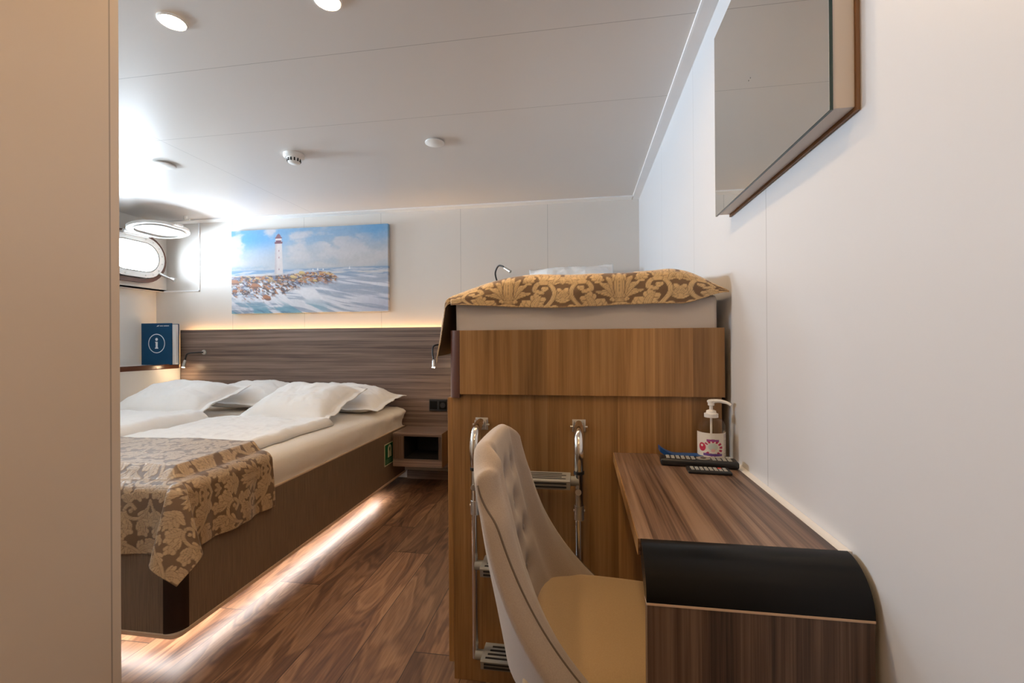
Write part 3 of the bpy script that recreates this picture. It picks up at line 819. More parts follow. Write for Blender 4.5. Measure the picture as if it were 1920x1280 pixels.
def pillow(center, ex, ey, w, l, th, seed, label, group='white pillows on the double bed', up=None):
    """ex: width direction, ey: length direction (world vectors)"""
    ex = Vector(ex).normalized(); ey = Vector(ey); ey = (ey - ex * ey.dot(ex)).normalized(); ez = ex.cross(ey)
    n = 64
    U, V = np.meshgrid(np.linspace(-1, 1, n), np.linspace(-1, 1, n), indexing='ij')
    FL = .87
    u = np.clip(np.abs(U) / FL, 0, 1); v = np.clip(np.abs(V) / FL, 0, 1)
    H = (np.clip((1 - u ** 3.2) * (1 - v ** 3.2), 0, 1)) ** .62
    wr = (fbm(U * 2.2 + seed, V * 2.2, seed, 4) - .5) * .36 * H + (fbm(U * 7 + V * 3, V * 3 - U * 4, seed + 3, 3) - .5) * .18 * H
    sagx = 1 - .05 * (1 - V ** 2); sagy = 1 - .06 * (1 - U ** 2)
    curl = (fbm(U * 3, V * 3, seed + 9, 2) - .5) * .035 * (1 - H)
    A = U * w / 2 * sagx; B = V * l / 2 * sagy
    def pos(Hh): return np.stack([np.full_like(A, center[i]) + A * ex[i] + B * ey[i] + Hh * ez[i] for i in range(3)], -1)
    top = pos(th * (.62 * H + .62 * wr) + curl + .0015); bot = pos(-th * .38 * H * (1 + wr) + curl - .0015)
    bm = BM(); grid(bm, top); grid(bm, bot)
    bmesh.ops.remove_doubles(bm, verts=[v for v in bm.verts if len(v.link_faces) < 4], dist=.0045)
    bmesh.ops.recalc_face_normals(bm, faces=bm.faces[:])
    o = obj('pillow', bm, M['linen'], smooth=True)
    return tag(o, label, 'pillow', group)
pillow((-2.46, 3.03, .665), (1, .02, 0), (0, 1, .16), .76, .44, .17, 21, 'white pillow lying behind the front left pillow, against the headboard')
pillow((-1.70, 3.02, .652), (1, -.03, -.06), (0, 1, .12), .74, .46, .17, 33, 'white pillow lying behind the front right pillow, its corner pointing at the bunk')
pillow((-2.70, 2.61, .690), (1, .02, 0), (0, 1, .32), .74, .50, .15, 45, 'white pillow propped in front on the left side of the double bed')
pillow((-1.765, 2.61, .682), (1, -.05, -.02), (.03, 1, .35), .63, .50, .15, 57, 'white pillow propped in front on the right side of the double bed')

# ------------------------------------------------------------------ damask cloth
def spl(pts,n=12):
    P=[np.array(p,float) for p in pts]; P=[2*P[0]-P[1]]+P+[2*P[-1]-P[-2]]; out=[]
    for i in range(1,len(P)-2):
        for k in range(n):
            t=k/n; a,b,c,d=P[i-1],P[i],P[i+1],P[i+2]
            out.append(.5*(2*b+(c-a)*t+(2*a-5*b+4*c-d)*t*t+(3*b-a-3*c+d)*t**3))
    out.append(P[-2]); return np.array(out)
def damask_tile(N=400):
    half = N // 2
    X, Y = np.meshgrid((np.arange(half) + .5) / N, (np.arange(N) + .5) / N, indexing='ij')
    m = np.zeros_like(X); vein = np.zeros_like(X)
    def put(best, bt, veins=True):
        cut = sstep(1.0, 1.30, best)                     # dark gap round each new shape
        mm = sstep(1.06, .94, best)
        m[:] = np.maximum(m * cut, mm)
        if veins:
            vein[:] = vein * cut
            vein[:] = np.where(best < 1.05, np.maximum(sstep(.20, .06, best) * (bt < .9), sstep(.12, .03, np.abs(best - .62)) * .8), vein)
        else: vein[:] = vein * cut
    def stroke(pts, wfun, lobes=0., nl=5, veins=True):
        P = spl(pts); n = len(P); best = np.full(X.shape, 9.); bt = np.zeros_like(X)
        for oy in (-1, 0, 1):
            if P[:, 1].max() + oy < -.2 or P[:, 1].min() + oy > 1.2: continue
            for i in range(n):
                t = i / (n - 1)
                wd = max(wfun(t), .0015)
                if lobes: wd *= 1 + lobes * (abs(math.sin(math.pi * nl * t)) - .6)
                q = np.hypot(X - P[i, 0], Y - P[i, 1] - oy) / wd
                u = q < best; best = np.where(u, q, best); bt = np.where(u, t, bt)
        put(best, bt, veins)
    leaf = lambda w: (lambda t: w * (math.sin(math.pi * min(1, (t * .93 + .07))) ** .8) + .003)
    scroll = lambda a, b: (lambda t: a * (1 - t) + b * t)
    def acanthus(base, tip, w, bendd, k=4):
        """a leaf made of paired lobes along a curved rib"""
        b = np.array(base, float); e = np.array(tip, float); d = e - b; nrm = np.array([-d[1], d[0]])
        mid = (b + e) / 2 + nrm * bendd
        L = np.hypot(*d)
        rib = spl([b, mid, e], 10)
        for j in range(k):
            t = .12 + .66 * j / max(1, k - 1); p = rib[int(t * (len(rib) - 1))]; q_ = rib[min(len(rib) - 1, int(t * (len(rib) - 1)) + 1)]
            dr = (q_ - p); dr /= np.hypot(*dr) + 1e-9; nn = np.array([-dr[1], dr[0]])
            ln = w * (1.15 - .55 * t)
            for sgn in (-1, 1):
                stroke([p, p + dr * ln * .55 + nn * sgn * ln * .6, p + dr * ln * .85 + nn * sgn * ln * 1.05], leaf(w * .30), veins=False)
        stroke([b, mid, e], leaf(w * .36))
    # ground leaves first, scrolls and flowers on top
    acanthus((.44, .04), (.30, .235), .085, .12); acanthus((.27, .11), (.20, .30), .075, -.1); acanthus((.16, .17), (.0, .12), .070, .15)
    acanthus((.09, .27), (.0, .36), .060, .2); acanthus((.10, .42), (.02, .53), .075, -.15); acanthus((.2, .45), (.17, .60), .07, .2)
    acanthus((.05, .70), (.02, .90), .080, -.15); acanthus((.15, .81), (.10, 1.0), .075, .15); acanthus((.28, .80), (.26, .99), .075, -.15); acanthus((.31, .73), (.43, .87), .075, .12)
    acanthus((.25, .65), (.34, .54), .065, -.15); acanthus((.36, .46), (.28, .52), .05, .1, 3)
    stroke([(.5, .015), (.40, .055), (.27, .10), (.14, .19), (.075, .32), (.12, .435), (.22, .44), (.255, .365), (.19, .335)], scroll(.016, .022), 0.)
    stroke([(.0, .60), (.05, .73), (.15, .81), (.27, .795), (.315, .71), (.25, .655), (.195, .70)], scroll(.014, .022), 0.)
    stroke([(.15, .385), (.168, .37), (.175, .385)], scroll(.022, .018)); stroke([(.235, .72), (.245, .735), (.25, .72)], scroll(.02, .016))
    # palmette
    for tip, w in (((.29, .33), .030), ((.325, .43), .034), ((.385, .50), .036), ((.445, .545), .036)):
        b = np.array((.475, .25)); e = np.array(tip); mid = (b + e) / 2 + np.array((.03, .015))
        stroke([b, mid, e], leaf(w), .12, 5)
    stroke([(.5, .24), (.5, .40), (.5, .58)], leaf(.040), .12, 6)
    stroke([(.43, .235), (.46, .225), (.5, .22)], scroll(.016, .022)); stroke([(.42, .17), (.46, .185), (.5, .18)], scroll(.010, .020))
    stroke([(.5, .06), (.5, .11), (.5, .15)], leaf(.030)); stroke([(.49, .09), (.44, .115), (.40, .105)], leaf(.020))
    # crown
    stroke([(.5, .64), (.5, .73), (.5, .84)], leaf(.042), .12, 5)
    for tip in ((.435, .80), (.39, .75), (.36, .685)):
        b = np.array((.485, .655)); e = np.array(tip); stroke([b, (b + e) / 2 + np.array((.012, .0)), e], leaf(.028), .1, 4)
    stroke([(.44, .635), (.47, .625), (.5, .62)], scroll(.012, .018))
    stroke([(.5, .88), (.5, .92), (.5, .97)], leaf(.026)); stroke([(.49, .905), (.45, .925), (.43, .965)], leaf(.018)); 
    stroke([(.0, .03), (.035, .05), (.07, .035)], leaf(.02)); stroke([(.0, .44), (.0, .47), (.0, .50)], leaf(.025))
    return np.concatenate([m, m[::-1]], 0), np.concatenate([vein, vein[::-1]], 0)
TILE_M, TILE_V = damask_tile()
def sample(tile, u, v):
    N = tile.shape[0]
    a = (u % 1.) * N - .5; b = (v % 1.) * N - .5
    i = np.floor(a).astype(int); j = np.floor(b).astype(int); fa = a - i; fb = b - j
    g = lambda p, q_: tile[p % N, q_ % N]
    return (g(i, j) * (1 - fa) + g(i + 1, j) * fa) * (1 - fb) + (g(i, j + 1) * (1 - fa) + g(i + 1, j + 1) * fa) * fb
def damask_attr(u, v):
    a = sample(TILE_M, u, v); b = sample(TILE_V, u, v)
    return np.stack([a, b, a * 0], -1).reshape(-1, 3)

def bend(d, r):
    """arc length d past the start of a rounded edge of radius r -> (outward, drop)"""
    a = np.clip(d / r, 0, math.pi / 2)
    out = np.where(d < 0, d, r * np.sin(a)); drop = np.where(d < 0, 0, r * (1 - np.cos(a)))
    ex = np.clip(d - r * math.pi / 2, 0, None)
    return out, drop + ex

def cloth_obj(name, P, attr, label, cat, thick=.003, mat='damask'):
    bm = BM(); grid(bm, P[:, ::-1]); bm.normal_update()
    o = obj(name, bm, [M[mat], M['damask_back']], smooth=True)
    set_attr(o, attr.reshape(P.shape)[:, ::-1].reshape(-1, 3))
    md = o.modifiers.new('thickness', 'SOLIDIFY'); md.thickness = thick; md.offset = -1; md.material_offset = 1; md.material_offset_rim = 0
    return tag(o, label, cat)

def bed_runner():
    xe, ye, z0 = BX1 - .002, BY0 + .006, .628
    r = .04
    na, nb = 460, 300
    a = np.linspace(-1.16, .262, na)       # across the bed; 0 = start of the rounding at the aisle edge
    b = np.linspace(-.43, .262, nb)        # along the bed; 0 = start of the rounding at the foot
    A, B = np.meshgrid(a, b, indexing='ij')
    bx, by = xe - r + .012, ye + r - .012
    z = .584 + .042 * sstep(-.012, -.058, A) * sstep(.0, -.06, B) + .008 * (fbm(A * 3 + 4, B * 3, 12) - .2)
    z = z + .012 * sstep(-.34, -.43, B) * (fbm(A * 6, A * 0, 31) - .2)
    oa, da = bend(A, r); ob, db = bend(B, r)
    # plain sides
    X = bx + np.where(A < 0, A, oa); Y = by - np.where(B < 0, B, ob)
    Z = z - np.where(A > 0, da, 0) - np.where(B > 0, db, 0)
    # gentle pleats on the hanging sides, flaring a little
    hang_a = sstep(.03, .24, A); hang_b = sstep(.03, .24, B)
    X = X + hang_a * (.010 + .010 * np.sin(B * 26 + 1.) + .004 * np.sin(B * 61))
    Y = Y - hang_b * (.010 + .010 * np.sin(A * 24 + .4))
    # the corner: both excess widths gather into one hanging fold
    cr = (A > 0) & (B > 0)
    rad = np.hypot(A, B); ph = np.arctan2(np.clip(B, 0, None), np.clip(A, 0, None) + 1e-9)
    fo, fd = bend(rad, r)
    s2 = np.sin(2 * ph)
    ox = fo * np.cos(ph) + .30 * rad * s2 * .62; oy = fo * np.sin(ph) + .30 * rad * s2 * .62
    sp = .20 * rad * np.sin(4 * ph)                  # opens the loop sideways
    ox = ox + sp * .7; oy = oy - sp * .7
    drop = fd * (1 - .12 * s2)
    Xc = bx + ox; Yc = by - oy; Zc_ = z - drop
    wgt = sstep(.0, .05, np.minimum(A, B)) * cr
    X = np.where(cr, Xc, X); Y = np.where(cr, Yc, Y); Z = np.where(cr, Zc_, Z)
    P = np.stack([X, Y, Z], -1)
    # rotate the ornament so that it runs along the bed
    cloth_obj('bed_runner', P, damask_attr(A / .31 + .2, B / .31 + .35), 'gold and brown damask runner draped over the foot of the double bed', 'bed runner', mat='damask_dim')
bed_runner()

# ------------------------------------------------------------------ nightstand
t = thing('nightstand', 'small open walnut nightstand box between the double bed and the bunk', 'nightstand', (-1.155, 3.14, .183))
N0, N1, NY0, NY1, NZ0, NZ1 = -1.335, -.972, 3.0, 3.279, .183, .421
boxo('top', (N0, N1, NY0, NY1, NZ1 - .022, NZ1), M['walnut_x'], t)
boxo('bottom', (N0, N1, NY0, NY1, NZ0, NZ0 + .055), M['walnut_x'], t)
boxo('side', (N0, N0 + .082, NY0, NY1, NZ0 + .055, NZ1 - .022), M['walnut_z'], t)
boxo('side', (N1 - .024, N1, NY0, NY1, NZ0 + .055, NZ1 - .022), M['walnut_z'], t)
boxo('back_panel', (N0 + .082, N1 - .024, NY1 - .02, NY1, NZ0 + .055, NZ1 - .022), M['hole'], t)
bm = BM(); box(bm, N0 + .0825, N0 + .0855, NY0 + .004, NY1 - .021, NZ0 + .056, NZ1 - .023); box(bm, N1 - .0275, N1 - .0245, NY0 + .004, NY1 - .021, NZ0 + .056, NZ1 - .023)  # thin black boxes put the opening's deep shade into colour
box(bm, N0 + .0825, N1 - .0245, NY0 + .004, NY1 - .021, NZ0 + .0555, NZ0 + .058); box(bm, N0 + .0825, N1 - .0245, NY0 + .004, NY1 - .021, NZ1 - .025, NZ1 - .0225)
obj('shade_lining', bm, M['hole'], t, label='black panels standing in for the deep shade of the open compartment')
boxo('edge_band', (N1, N1 + .002, NY0 + .002, NY1, NZ0, NZ1), M['oak_side'], t, .0005)  # oak tint puts the yellowish light on this face into colour

# ------------------------------------------------------------------ bunk
UX0, UX1, UY = -.404, .402, 1.36
t = thing('bunk_bed', 'tall oak veneer bunk cabinet with a raised sleeping platform against the right wall', 'bunk bed', (0, 2.35, 0))
boxo('end_panel', (UX0, UX1 - .004, UY, UY + .02, 0, .905), M['oak'], t, .0015)
boxo('guard_panel', (-.376, UX1, UY - .018, UY + .004, .899, 1.098), M['oak'], t, .0015)
sharp(obj('corner_post', prism(BM(), quarter(-.376, UY + .02, .038, -1, -1, .010), .888, 1.098, 2), M['red_corner'], t, label='red brown rounded corner post'), 30)
boxo('side_rail', (-.414, -.392, UY + .021, YB - .002, .899, 1.098), M['oak_side'], t)
boxo('platform', (-.391, UX1 - .002, UY + .021, YB - .002, .93, .96), M['oak_side'], t)
boxo('side_panel', (UX0, UX0 + .018, UY + .021, YB - .002, .0, .898), M['oak_side'], t)
boxo('wall_side_panel', (UX1 - .02, UX1 - .002, UY + .021, YB - .002, .0, .929), M['oak_side'], t)
for k in range(3):
    y0 = UY + .004 + k * .62
    d = boxo('door', (UX0 - .018, UX0 - .001, y0, y0 + .612, .05, .886), M['oak_side'], t, .0015)
    boxo('handle', (UX0 - .034, UX0 - .018, y0 + .06, y0 + .075, .52, .64), M['steel'], d, .003)
bm = BM()
for zz in (.640, .652, .664): cyl(bm, (-.117, UY - .0012, zz - .005), (-.117, UY + .002, zz - .005), .003, n=10)
obj('screw', bm, M['hole'], t)

def bmat_disp(P, N):
    d = np.zeros_like(P)
    d[..., 1] = np.clip(-N[..., 1], 0, 1) * (fbm(P[..., 0] * 6, P[..., 2] * 9, 3) - .5) * -.010
    return d
o = obj('bunk_mattress', rbox(-.398, .392, UY - .004, YB - .004, .9605, 1.200, .022, 50, 20, 14, bmat_disp, flat=True), M['grey_sheet'], smooth=True)
tag(o, 'mattress in a greyish fitted sheet on the upper bunk platform', 'mattress')

def bunk_cover():
    # folded bedspread: thick at the front, draped over the front and the left side
    xe0, xe1, ye = -.40, .398, UY
    r = .035
    na, nb = 420, 210
    s = np.linspace(-1.0, 1.0, na); b = np.linspace(-.60, .150, nb)
    S_, B = np.meshgrid(s, b, indexing='ij')
    wid = .80
    Lf = .20      # hanging length on the left
    tt = (S_ + 1) / 2 * (wid + Lf) - Lf          # distance from the left edge; negative hangs
    puff = .058 * np.sin(np.clip(tt / .26, 0, 1) * math.pi / 2) * np.sin(np.clip((wid - tt) / .16, 0, 1) * math.pi / 2)
    ztop = 1.208 + puff + .010 * sstep(.45, .68, tt) * sstep(.8, .7, tt) + .010 * (fbm(tt * 5, B * 5, 4) - .5)
    ztop = ztop + .03 * sstep(.0, -.35, B)
    ob, db = bend(B, r)
    hemz = 1.166 + .005 * np.sin(tt * 11. + 1) + .010 * (fbm(tt * 8, tt * 0, 14) - .5) + .034 * sstep(.67, .80, tt) + .006 * sstep(.1, .0, tt)
    X = xe0 + np.clip(tt, 0, None) + .012 * sstep(.6, .8, tt) * sstep(0, .1, B)
    Y = ye + r - .022 - np.where(B < 0, B, ob) - sstep(.02, .10, B) * (.008 + .006 * np.sin(tt * 21))
    Z = ztop - np.where(B > 0, (ztop - hemz) * db / db.max(), 0)
    # left side drop
    oa, da = bend(-tt, .02)
    L = tt < 0
    slope = np.where(L, da, 0)
    X = np.where(L, xe0 - oa - .20 * da * (1 - .5 * sstep(-.1, -.5, B)), X)
    Z = np.where(L, 1.206 - da * 1.0 - np.where(B > 0, db * .18, 0) + .012 * sstep(0, -.3, B), Z)
    Y = np.where(L, ye + r - .022 - np.where(B < 0, B, ob * .9 * np.clip(1 - da / .20, .35, 1)), Y)
    P = np.stack([X, Y, Z], -1)
    cloth_obj('bunk_bedspread', P, damask_attr((tt - .51) / .33 + .5, (.15 - B) / .33 + .17), 'gold damask bedspread folded over the front end of the upper bunk', 'bedspread')
bunk_cover()
pillow((-.07, 3.06, 1.43), (1, .0, .03), (0, .62, .70), .60, .46, .13, 71, 'white pillow leaning at the back wall on the upper bunk', group=None)

# ------------------------------------------------------------------ ladder on the bunk end
def ladder():
    t = thing('bunk_ladder', 'folding chrome ladder with grey ribbed steps hung on the bunk end behind the chair', 'ladder', (-.15, 1.27, .14))
    for x in (-.310, -.010):
        sgn = -1 if x < -.1 else 1
        ru = obj('side_rail', tube(BM(), spline([(x, UY - .002, .808), (x, 1.330, .812), (x, 1.278, .797), (x, 1.256, .750), (x, 1.268, .695)], 8), .0135, 16), M['chrome'], t, smooth=True)
        bm = BM(); tube(bm, [(x, 1.268, .700), (x, 1.268, .575)], .0125, 16)
        sharp(obj('joint_sleeve', bm, M['chrome'], ru), 40)
        bm = BM(); tube(bm, [(x - .003, 1.268, .60), (x - .003, 1.27, .14)], .0085, 14)
        sharp(obj('lower_tube', bm, M['chrome'], ru), 40)
        bm = BM(); cyl(bm, (x, 1.268, .688), (x, 1.268, .696), .0150)
        obj('rubber_collar', bm, M['black'], ru)
        bm = BM(); cyl(bm, (x, 1.268, .560), (x, 1.268, .600), .0140); cyl(bm, (x - .016, 1.268, .585), (x + .016, 1.268, .585), .004)
        sharp(obj('joint', bm, M['steel'], ru))
        bm = BM(); cyl(bm, (x - .002, 1.2535, .640), (x - .002, 1.258, .640), .0085)
        sharp(obj('rivet', bm, M['steel'], ru))
        bm = BM()
        for sx_ in (-1, 1): box(bm, x + sx_ * .0165 - .002, x + sx_ * .0165 + .002, UY - .022, UY - .0005, .793, .821, .001)
        cyl(bm, (x - .026, UY - .013, .806), (x + .026, UY - .013, .806), .003, n=10)
        box(bm, x - .02, x + .02, UY - .003, UY - .0003, .788, .826, .001)
        sharp(obj('bracket', bm, M['steel'], ru))
    for z in (.668, .412, .152):
        bm = BM()
        x0, x1 = -.288, -.034
        pr = [(1.224, z + .010), (1.228, z + .014), (1.300, z + .014), (1.304, z + .010), (1.300, z - .014), (1.228, z - .014)]
        prism(bm, pr, x0, x1, 0)
        st = sharp(obj('step', bm, M['grey_plastic'], t), 25)
        bm = BM()
        for k, yy in enumerate((1.236, 1.252, 1.268, 1.284)):
            box(bm, x0 + .012 + .004 * k, x1 - .012 - .012 * (k % 2), yy - .0035, yy + .0035, z + .0138, z + .0146)
        for zz in (z + .004, z - .006): box(bm, x0 + .01, x1 - .01, 1.2236, 1.2262, zz - .002, zz + .002)
        obj('grip', bm, M['black'], st, label='dark grip grooves')
        for xa, xb in ((-.311, -.287), (-.035, -.010)):
            sharp(obj('end_clamp', cyl(BM(), (xa, 1.266, z), (xb, 1.266, z), .0135, n=18), M['grey_plastic'], st))
ladder()

# ------------------------------------------------------------------ desk
DX0, DX1, DY0, DY1, DZ = .092, .397, .770, 1.3585, .730
t = thing('writing_desk', 'narrow walnut desk with a black rounded front edge against the right wall', 'desk', ((DX0 + DX1) / 2, 1.05, 0))
re = .068
boxo('desktop', (DX0, DX1, DY0 + .0, DY1, DZ - .028, DZ), M['walnut_y'], t, .0012)
yf = DY0
qp = [(yf - re * math.sin(math.pi / 2 * k / 14), DZ - re + re * math.cos(math.pi / 2 * k / 14)) for k in range(15)]
qp += [(yf - re + .022, DZ - re), (yf, DZ - .03)]
RX = []
sharp(obj('front_profile', prism(BM(), [(a, b) for a, b in qp], DX0 + .003, DX1 + .012, 0), M['black_gloss'], t, label='black quarter round edge profile'), 30)
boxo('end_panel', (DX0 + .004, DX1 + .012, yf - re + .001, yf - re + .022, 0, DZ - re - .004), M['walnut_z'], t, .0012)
boxo('edge_strip', (DX0 + .003, DX1 + .012, yf - re - .0003, yf - re + .02, DZ - re - .004, DZ - re), M['bed_trim'], t, .0005)
boxo('edge_band', (DX0 - .0015, DX0, DY0, DY1, DZ - .028, DZ), M['oak_side'], t, .0004, label='pale edge band')
boxo('wall_filler', (DX1 + .0005, XW - .0005, DY0 + .004, DY1, .70, DZ - .002), M['trim'], t, .0, label='pale filler strip along the wall')
boxo('back_rail', (DX1 - .02, DX1, DY0 + .01, DY1, .45, DZ - .03), M['walnut_y'], t)

# ------------------------------------------------------------------ chair
def chair():
    cy = 1.0
    t = thing('upholstered_chair', 'beige tufted upholstered chair tucked in at the narrow desk', 'chair', (.05, cy, 0))
    nu, nv = 61, 61
    U, V = np.meshgrid(np.linspace(-1, 1, nu), np.linspace(0, 1, nv), indexing='ij')
    zb, zt = .40, .838
    W_ = .208 - .054 * V ** 1.3
    top_r = sstep(.50, 1.0, np.abs(U)) ** 2 * .042 * sstep(.70, 1.0, V)     # rounded top corners
    xb = -.115 - .076 * V
    wing = .150 * (1 - V) ** 2.9 + .020
    X = xb + wing * np.abs(U) ** (2.2 + .8 * V)
    Y = cy + W_ * np.sign(U) * np.abs(U) ** .92
    Z = zb + (zt - zb) * V - top_r
    Pin = np.stack([X, Y, Z], -1)
    du = np.gradient(Pin, axis=0); dv = np.gradient(Pin, axis=1)
    Nn = np.cross(du, dv); Nn /= np.linalg.norm(Nn, axis=-1, keepdims=True) + 1e-9
    if Nn[nu // 2, nv // 2, 0] > 0: Nn = -Nn         # pointing backwards, away from the sitter
    th = .036 + .020 * (1 - V)
    Pout = Pin + Nn * th[..., None]
    dent = np.zeros_like(U); BT = []                 # tufting on the inner side
    for (uu, vv) in ((-.45, .83), (0, .83), (.45, .83), (-.25, .64), (.25, .64), (-.45, .46), (0, .46), (.45, .46), (-.25, .28), (.25, .28)):
        dent += .014 * np.exp(-((U - uu) / .13) ** 2 - ((V - vv) / .055) ** 2); BT.append((uu, vv))
    roll = .012 * np.exp(-((np.abs(U) - .86) / .10) ** 2) - .006 * np.exp(-((np.abs(U) - .66) / .07) ** 2)
    Pin2 = Pin - Nn * (.010 + roll - dent)[..., None]
    # one closed skin: loops running round inner face, edge, outer face, edge
    K = 6
    def loop(j):
        a = Pin2[:, j]; b = Pout[:, j]; out = [p for p in a]; mid = [(p + q) / 2 for p, q in zip(a, b)]
        def cap(i, i2, rev):
            d = a[i] - a[i2]; d = d / np.linalg.norm(d); h = np.linalg.norm(a[i] - b[i]) / 2; c = (a[i] + b[i]) / 2
            n_ = a[i] - c if not rev else b[i] - c
            return [c + n_ * math.cos(math.pi * k / K) + d * h * .62 * math.sin(math.pi * k / K) for k in range(1, K)], c
        c1, m1 = cap(-1, -3, False); out += c1; mid += [m1] * len(c1)
        out += [p for p in b[::-1]]; mid += [(p + q) / 2 for p, q in zip(a, b)][::-1]
        c2, m2 = cap(0, 2, True); out += c2; mid += [m2] * len(c2)
        return np.array(out), np.array(mid)
    L = [loop(j) for j in range(nv)]
    rows = []
    o0, m0 = L[0]
    for k in (4, 3, 2, 1):
        f = k / 4 * math.pi / 2; rows.append(m0 + (o0 - m0) * math.cos(f) + np.array([0, 0, -.018 * math.sin(f)]))
    rows += [l[0] for l in L]
    o1, m1 = L[-1]
    for k in (1, 2, 3, 4, 5):
        f = k / 5 * math.pi / 2; rows.append(m1 + (o1 - m1) * math.cos(f) + np.array([0, 0, .020 * math.sin(f)]))
    bm = BM(); grid(bm, np.stack(rows, 0), closed_u=True)
    bmesh.ops.remove_doubles(bm, verts=bm.verts[:], dist=.0004)
    bmesh.ops.recalc_face_normals(bm, faces=bm.faces[:])
    o = obj('backrest', bm, M['chair_fabric'], t, smooth=True)
    # piping seam: close to the inner roll low down, sliding to the rear edge at the top
    base_i = nu; P_ = []
    def edge_pt(j, side):
        lp = L[j][0]; f = .20 + .62 * (j / (nv - 1)) ** 4
        seq = lp[nu:nu + K - 1] if side > 0 else lp[nu * 2 + K - 1:][::-1]
        x = f * (len(seq) - 1); i = min(int(x), len(seq) - 2)
        return seq[i] * (1 - (x - i)) + seq[i + 1] * (x - i)
    for side in (-1, 1):
        bm = BM(); tube(bm, [edge_pt(j, side) for j in range(nv)], .0020, 6)
        obj('piping', bm, M['piping'], o, smooth=True)
    for uu, vv in BT:
        i = int(round((uu + 1) / 2 * (nu - 1))); j = int(round(vv * (nv - 1)))
        p = Vector(Pin2[i, j]); n_ = -Vector(Nn[i, j])
        bm = BM(); cyl(bm, p - n_ * .002, p + n_ * .003, .008, .0055, n=14)
        obj('button', bm, M['chair_fabric'], o, smooth=True)
    # seat: rounded cushion narrowing to the front
    def sd(P, N):
        d = np.zeros_like(P)
        x = P[..., 0]; y = P[..., 1] - cy
        f = sstep(.0, .34, x)
        d[..., 1] = -y * .16 * f * sstep(-.12, .05, x) + (np.abs(y) > .0) * 0
        rr = np.clip(np.abs(y) / .195, 0, 1)
        d[..., 0] = -.05 * rr ** 4 * sstep(.15, .32, x)
        d[..., 2] = np.clip(N[..., 2], 0, 1) * (.016 * (1 - rr ** 2) * sstep(.36, .1, x) )
        return d
    s = obj('seat', rbox(-.115, .318, cy - .196, cy + .196, .385, .452, .03, 40, 40, 8, sd), M['seat_fabric'], t, smooth=True, label='ochre beige seat cushion')
    for (x, y, dx, dy) in ((-.08, cy - .15, -.05, -.02), (-.08, cy + .15, -.05, .02), (.25, cy - .13, .03, -.02), (.25, cy + .13, .03, .02)):
        obj('leg', cyl(BM(), (x + dx, y + dy, 0), (x, y, .39), .010, .018, 16), M['dark_corner'], t, smooth=True)
chair()

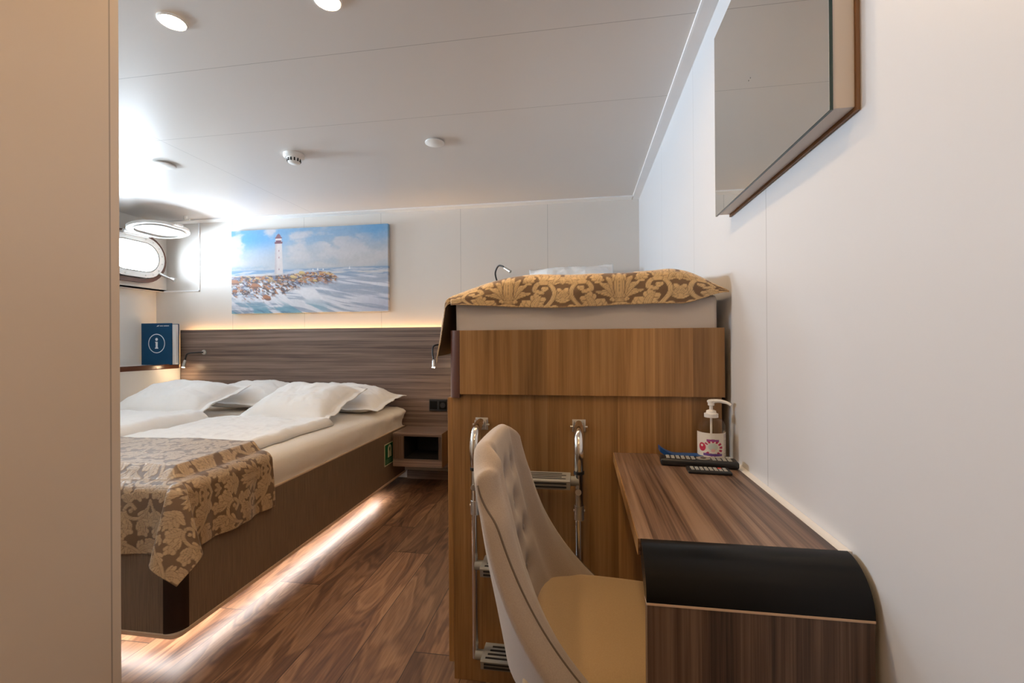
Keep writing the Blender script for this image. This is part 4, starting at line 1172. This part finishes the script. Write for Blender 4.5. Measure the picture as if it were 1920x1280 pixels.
# ------------------------------------------------------------------ things on the desk
def bottle():
    cx, cy, z = .357, 1.318, DZ + .0003
    t = thing('sanitizer_bottle', 'clear pump bottle of hand sanitizer on the desk by the wall', 'bottle', (cx, cy, z))
    r = .036
    bm = BM(); lathe(bm, [(.0001, z), (r * .9, z), (r, z + .006), (r, z + .088), (r * .97, z + .098), (r * .80, z + .110), (r * .52, z + .117), (r * .40, z + .119), (r * .40, z + .124)], cx, cy)
    sharp(obj('body', bm, M['bottle'], t), 50)
    bm = BM(); lathe(bm, [(.0001, z + .002), (r * .88, z + .002), (r * .94, z + .008), (r * .94, z + .086), (.0001, z + .086)], cx, cy)
    sharp(obj('gel', bm, M['gel'], t), 50)
    bm = BM(); lathe(bm, [(.0185, z + .117), (.0185, z + .127), (.0135, z + .129), (.0125, z + .135), (.0085, z + .137)], cx, cy)
    sharp(obj('cap', bm, M['white_plastic'], t), 40)
    bm = BM(); lathe(bm, [(.0048, z + .135), (.0048, z + .148), (.0085, z + .150), (.0085, z + .157), (.0105, z + .158), (.0105, z + .163), (.006, z + .166), (.0001, z + .166)], cx, cy, 20)
    tube(bm, spline([(cx, cy, z + .161), (cx + .020, cy - .006, z + .1625), (cx + .038, cy - .011, z + .159), (cx + .048, cy - .014, z + .153)], 5), [.0062, .006, .0058, .0056, .0054, .0052, .005, .0048, .0046, .0044, .0042, .004, .004, .004, .004, .004], 12)
    sharp(obj('pump', bm, M['white_plastic'], t), 40)
    bm = BM(); cyl(bm, (cx, cy, z + .01), (cx, cy, z + .13), .003, n=12)
    obj('dip_tube', bm, M['white_plastic'], t, smooth=True)
    # wrap-around label
    nu, nv = 130, 90
    a0, a1 = R(-195), R(15); rl = r + .0006
    U, V = np.meshgrid(np.linspace(0, 1, nu), np.linspace(0, 1, nv), indexing='ij')
    A = a0 + (a1 - a0) * U
    ztop = z + .078
    P = np.stack([cx + rl * np.cos(A), cy + rl * np.sin(A), z + .010 + (ztop - z - .010) * V], -1)
    c = np.ones(U.shape + (3,)) * np.array((.74, .70, .63))
    def mx(col, m): c[:] = c * (1 - m[..., None]) + np.array(col) * m[..., None]
    xx = (U - .46) / .20; zz = (V - .40) / .34          # crest in the middle of the front
    rr = np.hypot(xx, zz); an = np.arctan2(zz, xx)
    mx((.46, .02, .10), sstep(.62, .66, rr) * sstep(1.0, .96, rr) * (np.abs(an) < 2.6) * (np.sin(an * 13) > -.35))
    mx((.55, .62, .56), sstep(.46, .40, np.hypot((xx + .0) / 1.1, (zz - .15))))
    mx((.74, .45, .44), sstep(.22, .18, np.hypot(xx, zz + .25)))
    mx((.16, .08, .30), (np.abs(zz + .78) < .14) * (np.abs(xx) < .95) * 1.)
    mx((.30, .06, .24), (np.abs(zz - .92 + .1 * xx ** 2) < .12) * (np.abs(xx) < .6) * 1.)
    mx((.50, .02, .06), sstep(1., .9, np.hypot((U - .24) / .085, (V - .42) / .18)) * 1.)
    mx((.74, .66, .60), sstep(1., .85, np.hypot((U - .235) / .03, (V - .48) / .05)) * 1.)
    tx = (U > .70) * (U < .93)
    mx((.30, .28, .28), tx * (V < .80) * (np.sin(V * 120) > .1) * (vnoise(U * 70, np.floor(V * 120 / 6.283), 4) > .3) * .9)
    mx((.48, .42, .42), tx * (np.abs(V - .89) < .07) * .8)
    bm = BM(); grid(bm, P)
    o = obj('label', bm, M['bottle_label'], t, smooth=True); set_attr(o, c.reshape(-1, 3).clip(0, 1))
bottle()

def remote(name, label, cx, cy, w_, l_, h, ang, buttons, wheel=False, red=False):
    """remote lying with its length mostly along X"""
    z = DZ + .0003
    t = thing(name, label, 'remote control', (cx, cy, z), 'black remote controls on the desk')
    rot = Matrix.Translation((cx, cy, 0)) @ Matrix.Rotation(ang, 4, 'Z')
    def place(bm): bmesh.ops.transform(bm, matrix=rot, verts=bm.verts[:]); return bm
    bm = BM(); box(bm, -l_ / 2, l_ / 2, -w_ / 2, w_ / 2, z, z + h, min(h, w_) * .32, 3)
    sharp(obj('body', place(bm), M['black'], t), 40)
    nx, ny = buttons
    for i in range(nx):
        for j in range(ny):
            x = -l_ / 2 + l_ * (.07 + .86 * (i + .5) / nx); y = -w_ / 2 + w_ * (.14 + .72 * (j + .5) / ny)
            if wheel and .45 < (x + l_ / 2) / l_ < .68: continue
            bx_, by_ = l_ * .30 / nx, w_ * .24 / ny
            bm = BM(); box(bm, x - bx_, x + bx_, y - by_, y + by_, z + h - .001, z + h + .0014, .0006, 1)
            isred = red and i == nx - 2 and j == ny - 1
            obj('button', place(bm), M['button_red'] if isred else M['button_grey'], t, label='red button' if isred else None)
    if wheel:
        bm = BM(); cyl(bm, (l_ * .065, 0, z + h - .001), (l_ * .065, 0, z + h + .0015), w_ * .36, n=28)
        sharp(obj('navigation_ring', place(bm), M['grey_plastic'], t))
        bm = BM(); cyl(bm, (l_ * .065, 0, z + h + .0015), (l_ * .065, 0, z + h + .0022), w_ * .15, n=20)
        obj('centre_button', place(bm), M['black'], t)
remote('remote_control', 'long black television remote with a round pad in front of the pump bottle', .303, 1.243, .048, .192, .019, R(-6), (13, 3), True)
remote('remote_control', 'small flat remote with pale buttons and one red button, nearest on the desk', .313, 1.182, .044, .102, .008, R(-4), (8, 3), False, True)
# blue strip curling up behind the remotes
bm = BM(); n = 24
U, V = np.meshgrid(np.linspace(0, 1, n), np.linspace(0, 1, 6), indexing='ij')
lift = .022 * np.clip(1 - U / .45, 0, 1) ** 2
P = np.stack([.214 + .115 * U, 1.290 + .032 * V, DZ + .0165 * sstep(0, .1, U) * 0 + .014 + lift + .0 * V], -1)
grid(bm, P); bmesh.ops.recalc_face_normals(bm, faces=bm.faces[:])
for f in bm.faces[:]: pass
g = bmesh.ops.extrude_face_region(bm, geom=bm.faces[:]); vs = [e for e in g['geom'] if isinstance(e, bmesh.types.BMVert)]
bmesh.ops.translate(bm, vec=(0, 0, -.0138), verts=vs)
bmesh.ops.recalc_face_normals(bm, faces=bm.faces[:])
o = sharp(obj('plastic_tray', bm, M['blue_plastic']), 40)
tag(o, 'blue plastic strip with a curled end lying behind the long remote', 'plastic strip')

# ------------------------------------------------------------------ mirror
t = thing('wall_mirror', 'large frameless rectangular mirror on a pale backing high on the right wall', 'mirror', (XW, 1.03, 1.41))
boxo('glass', (.3755, .3759, .745, 1.330, 1.411, 1.914), [M['mirror']], t, 0)
boxo('glass_edge', (.3760, .3806, .7445, 1.3305, 1.4105, 1.9145), M['mirror_edge'], t, .0)
boxo('backing_frame', (.3807, .4125, .748, 1.327, 1.414, 1.911), M['mirror_frame'], t, .001)
boxo('wall_batten', (.4126, XW - .0005, .744, 1.331, 1.408, 1.917), M['brown_strip'], t, .0)
bm = BM()
for y in (1.0725, 1.062): cyl(bm, (.3753, y, 1.646), (.3756, y, 1.646), .0016, n=12)
obj('touch_mark', bm, M['black'], t)
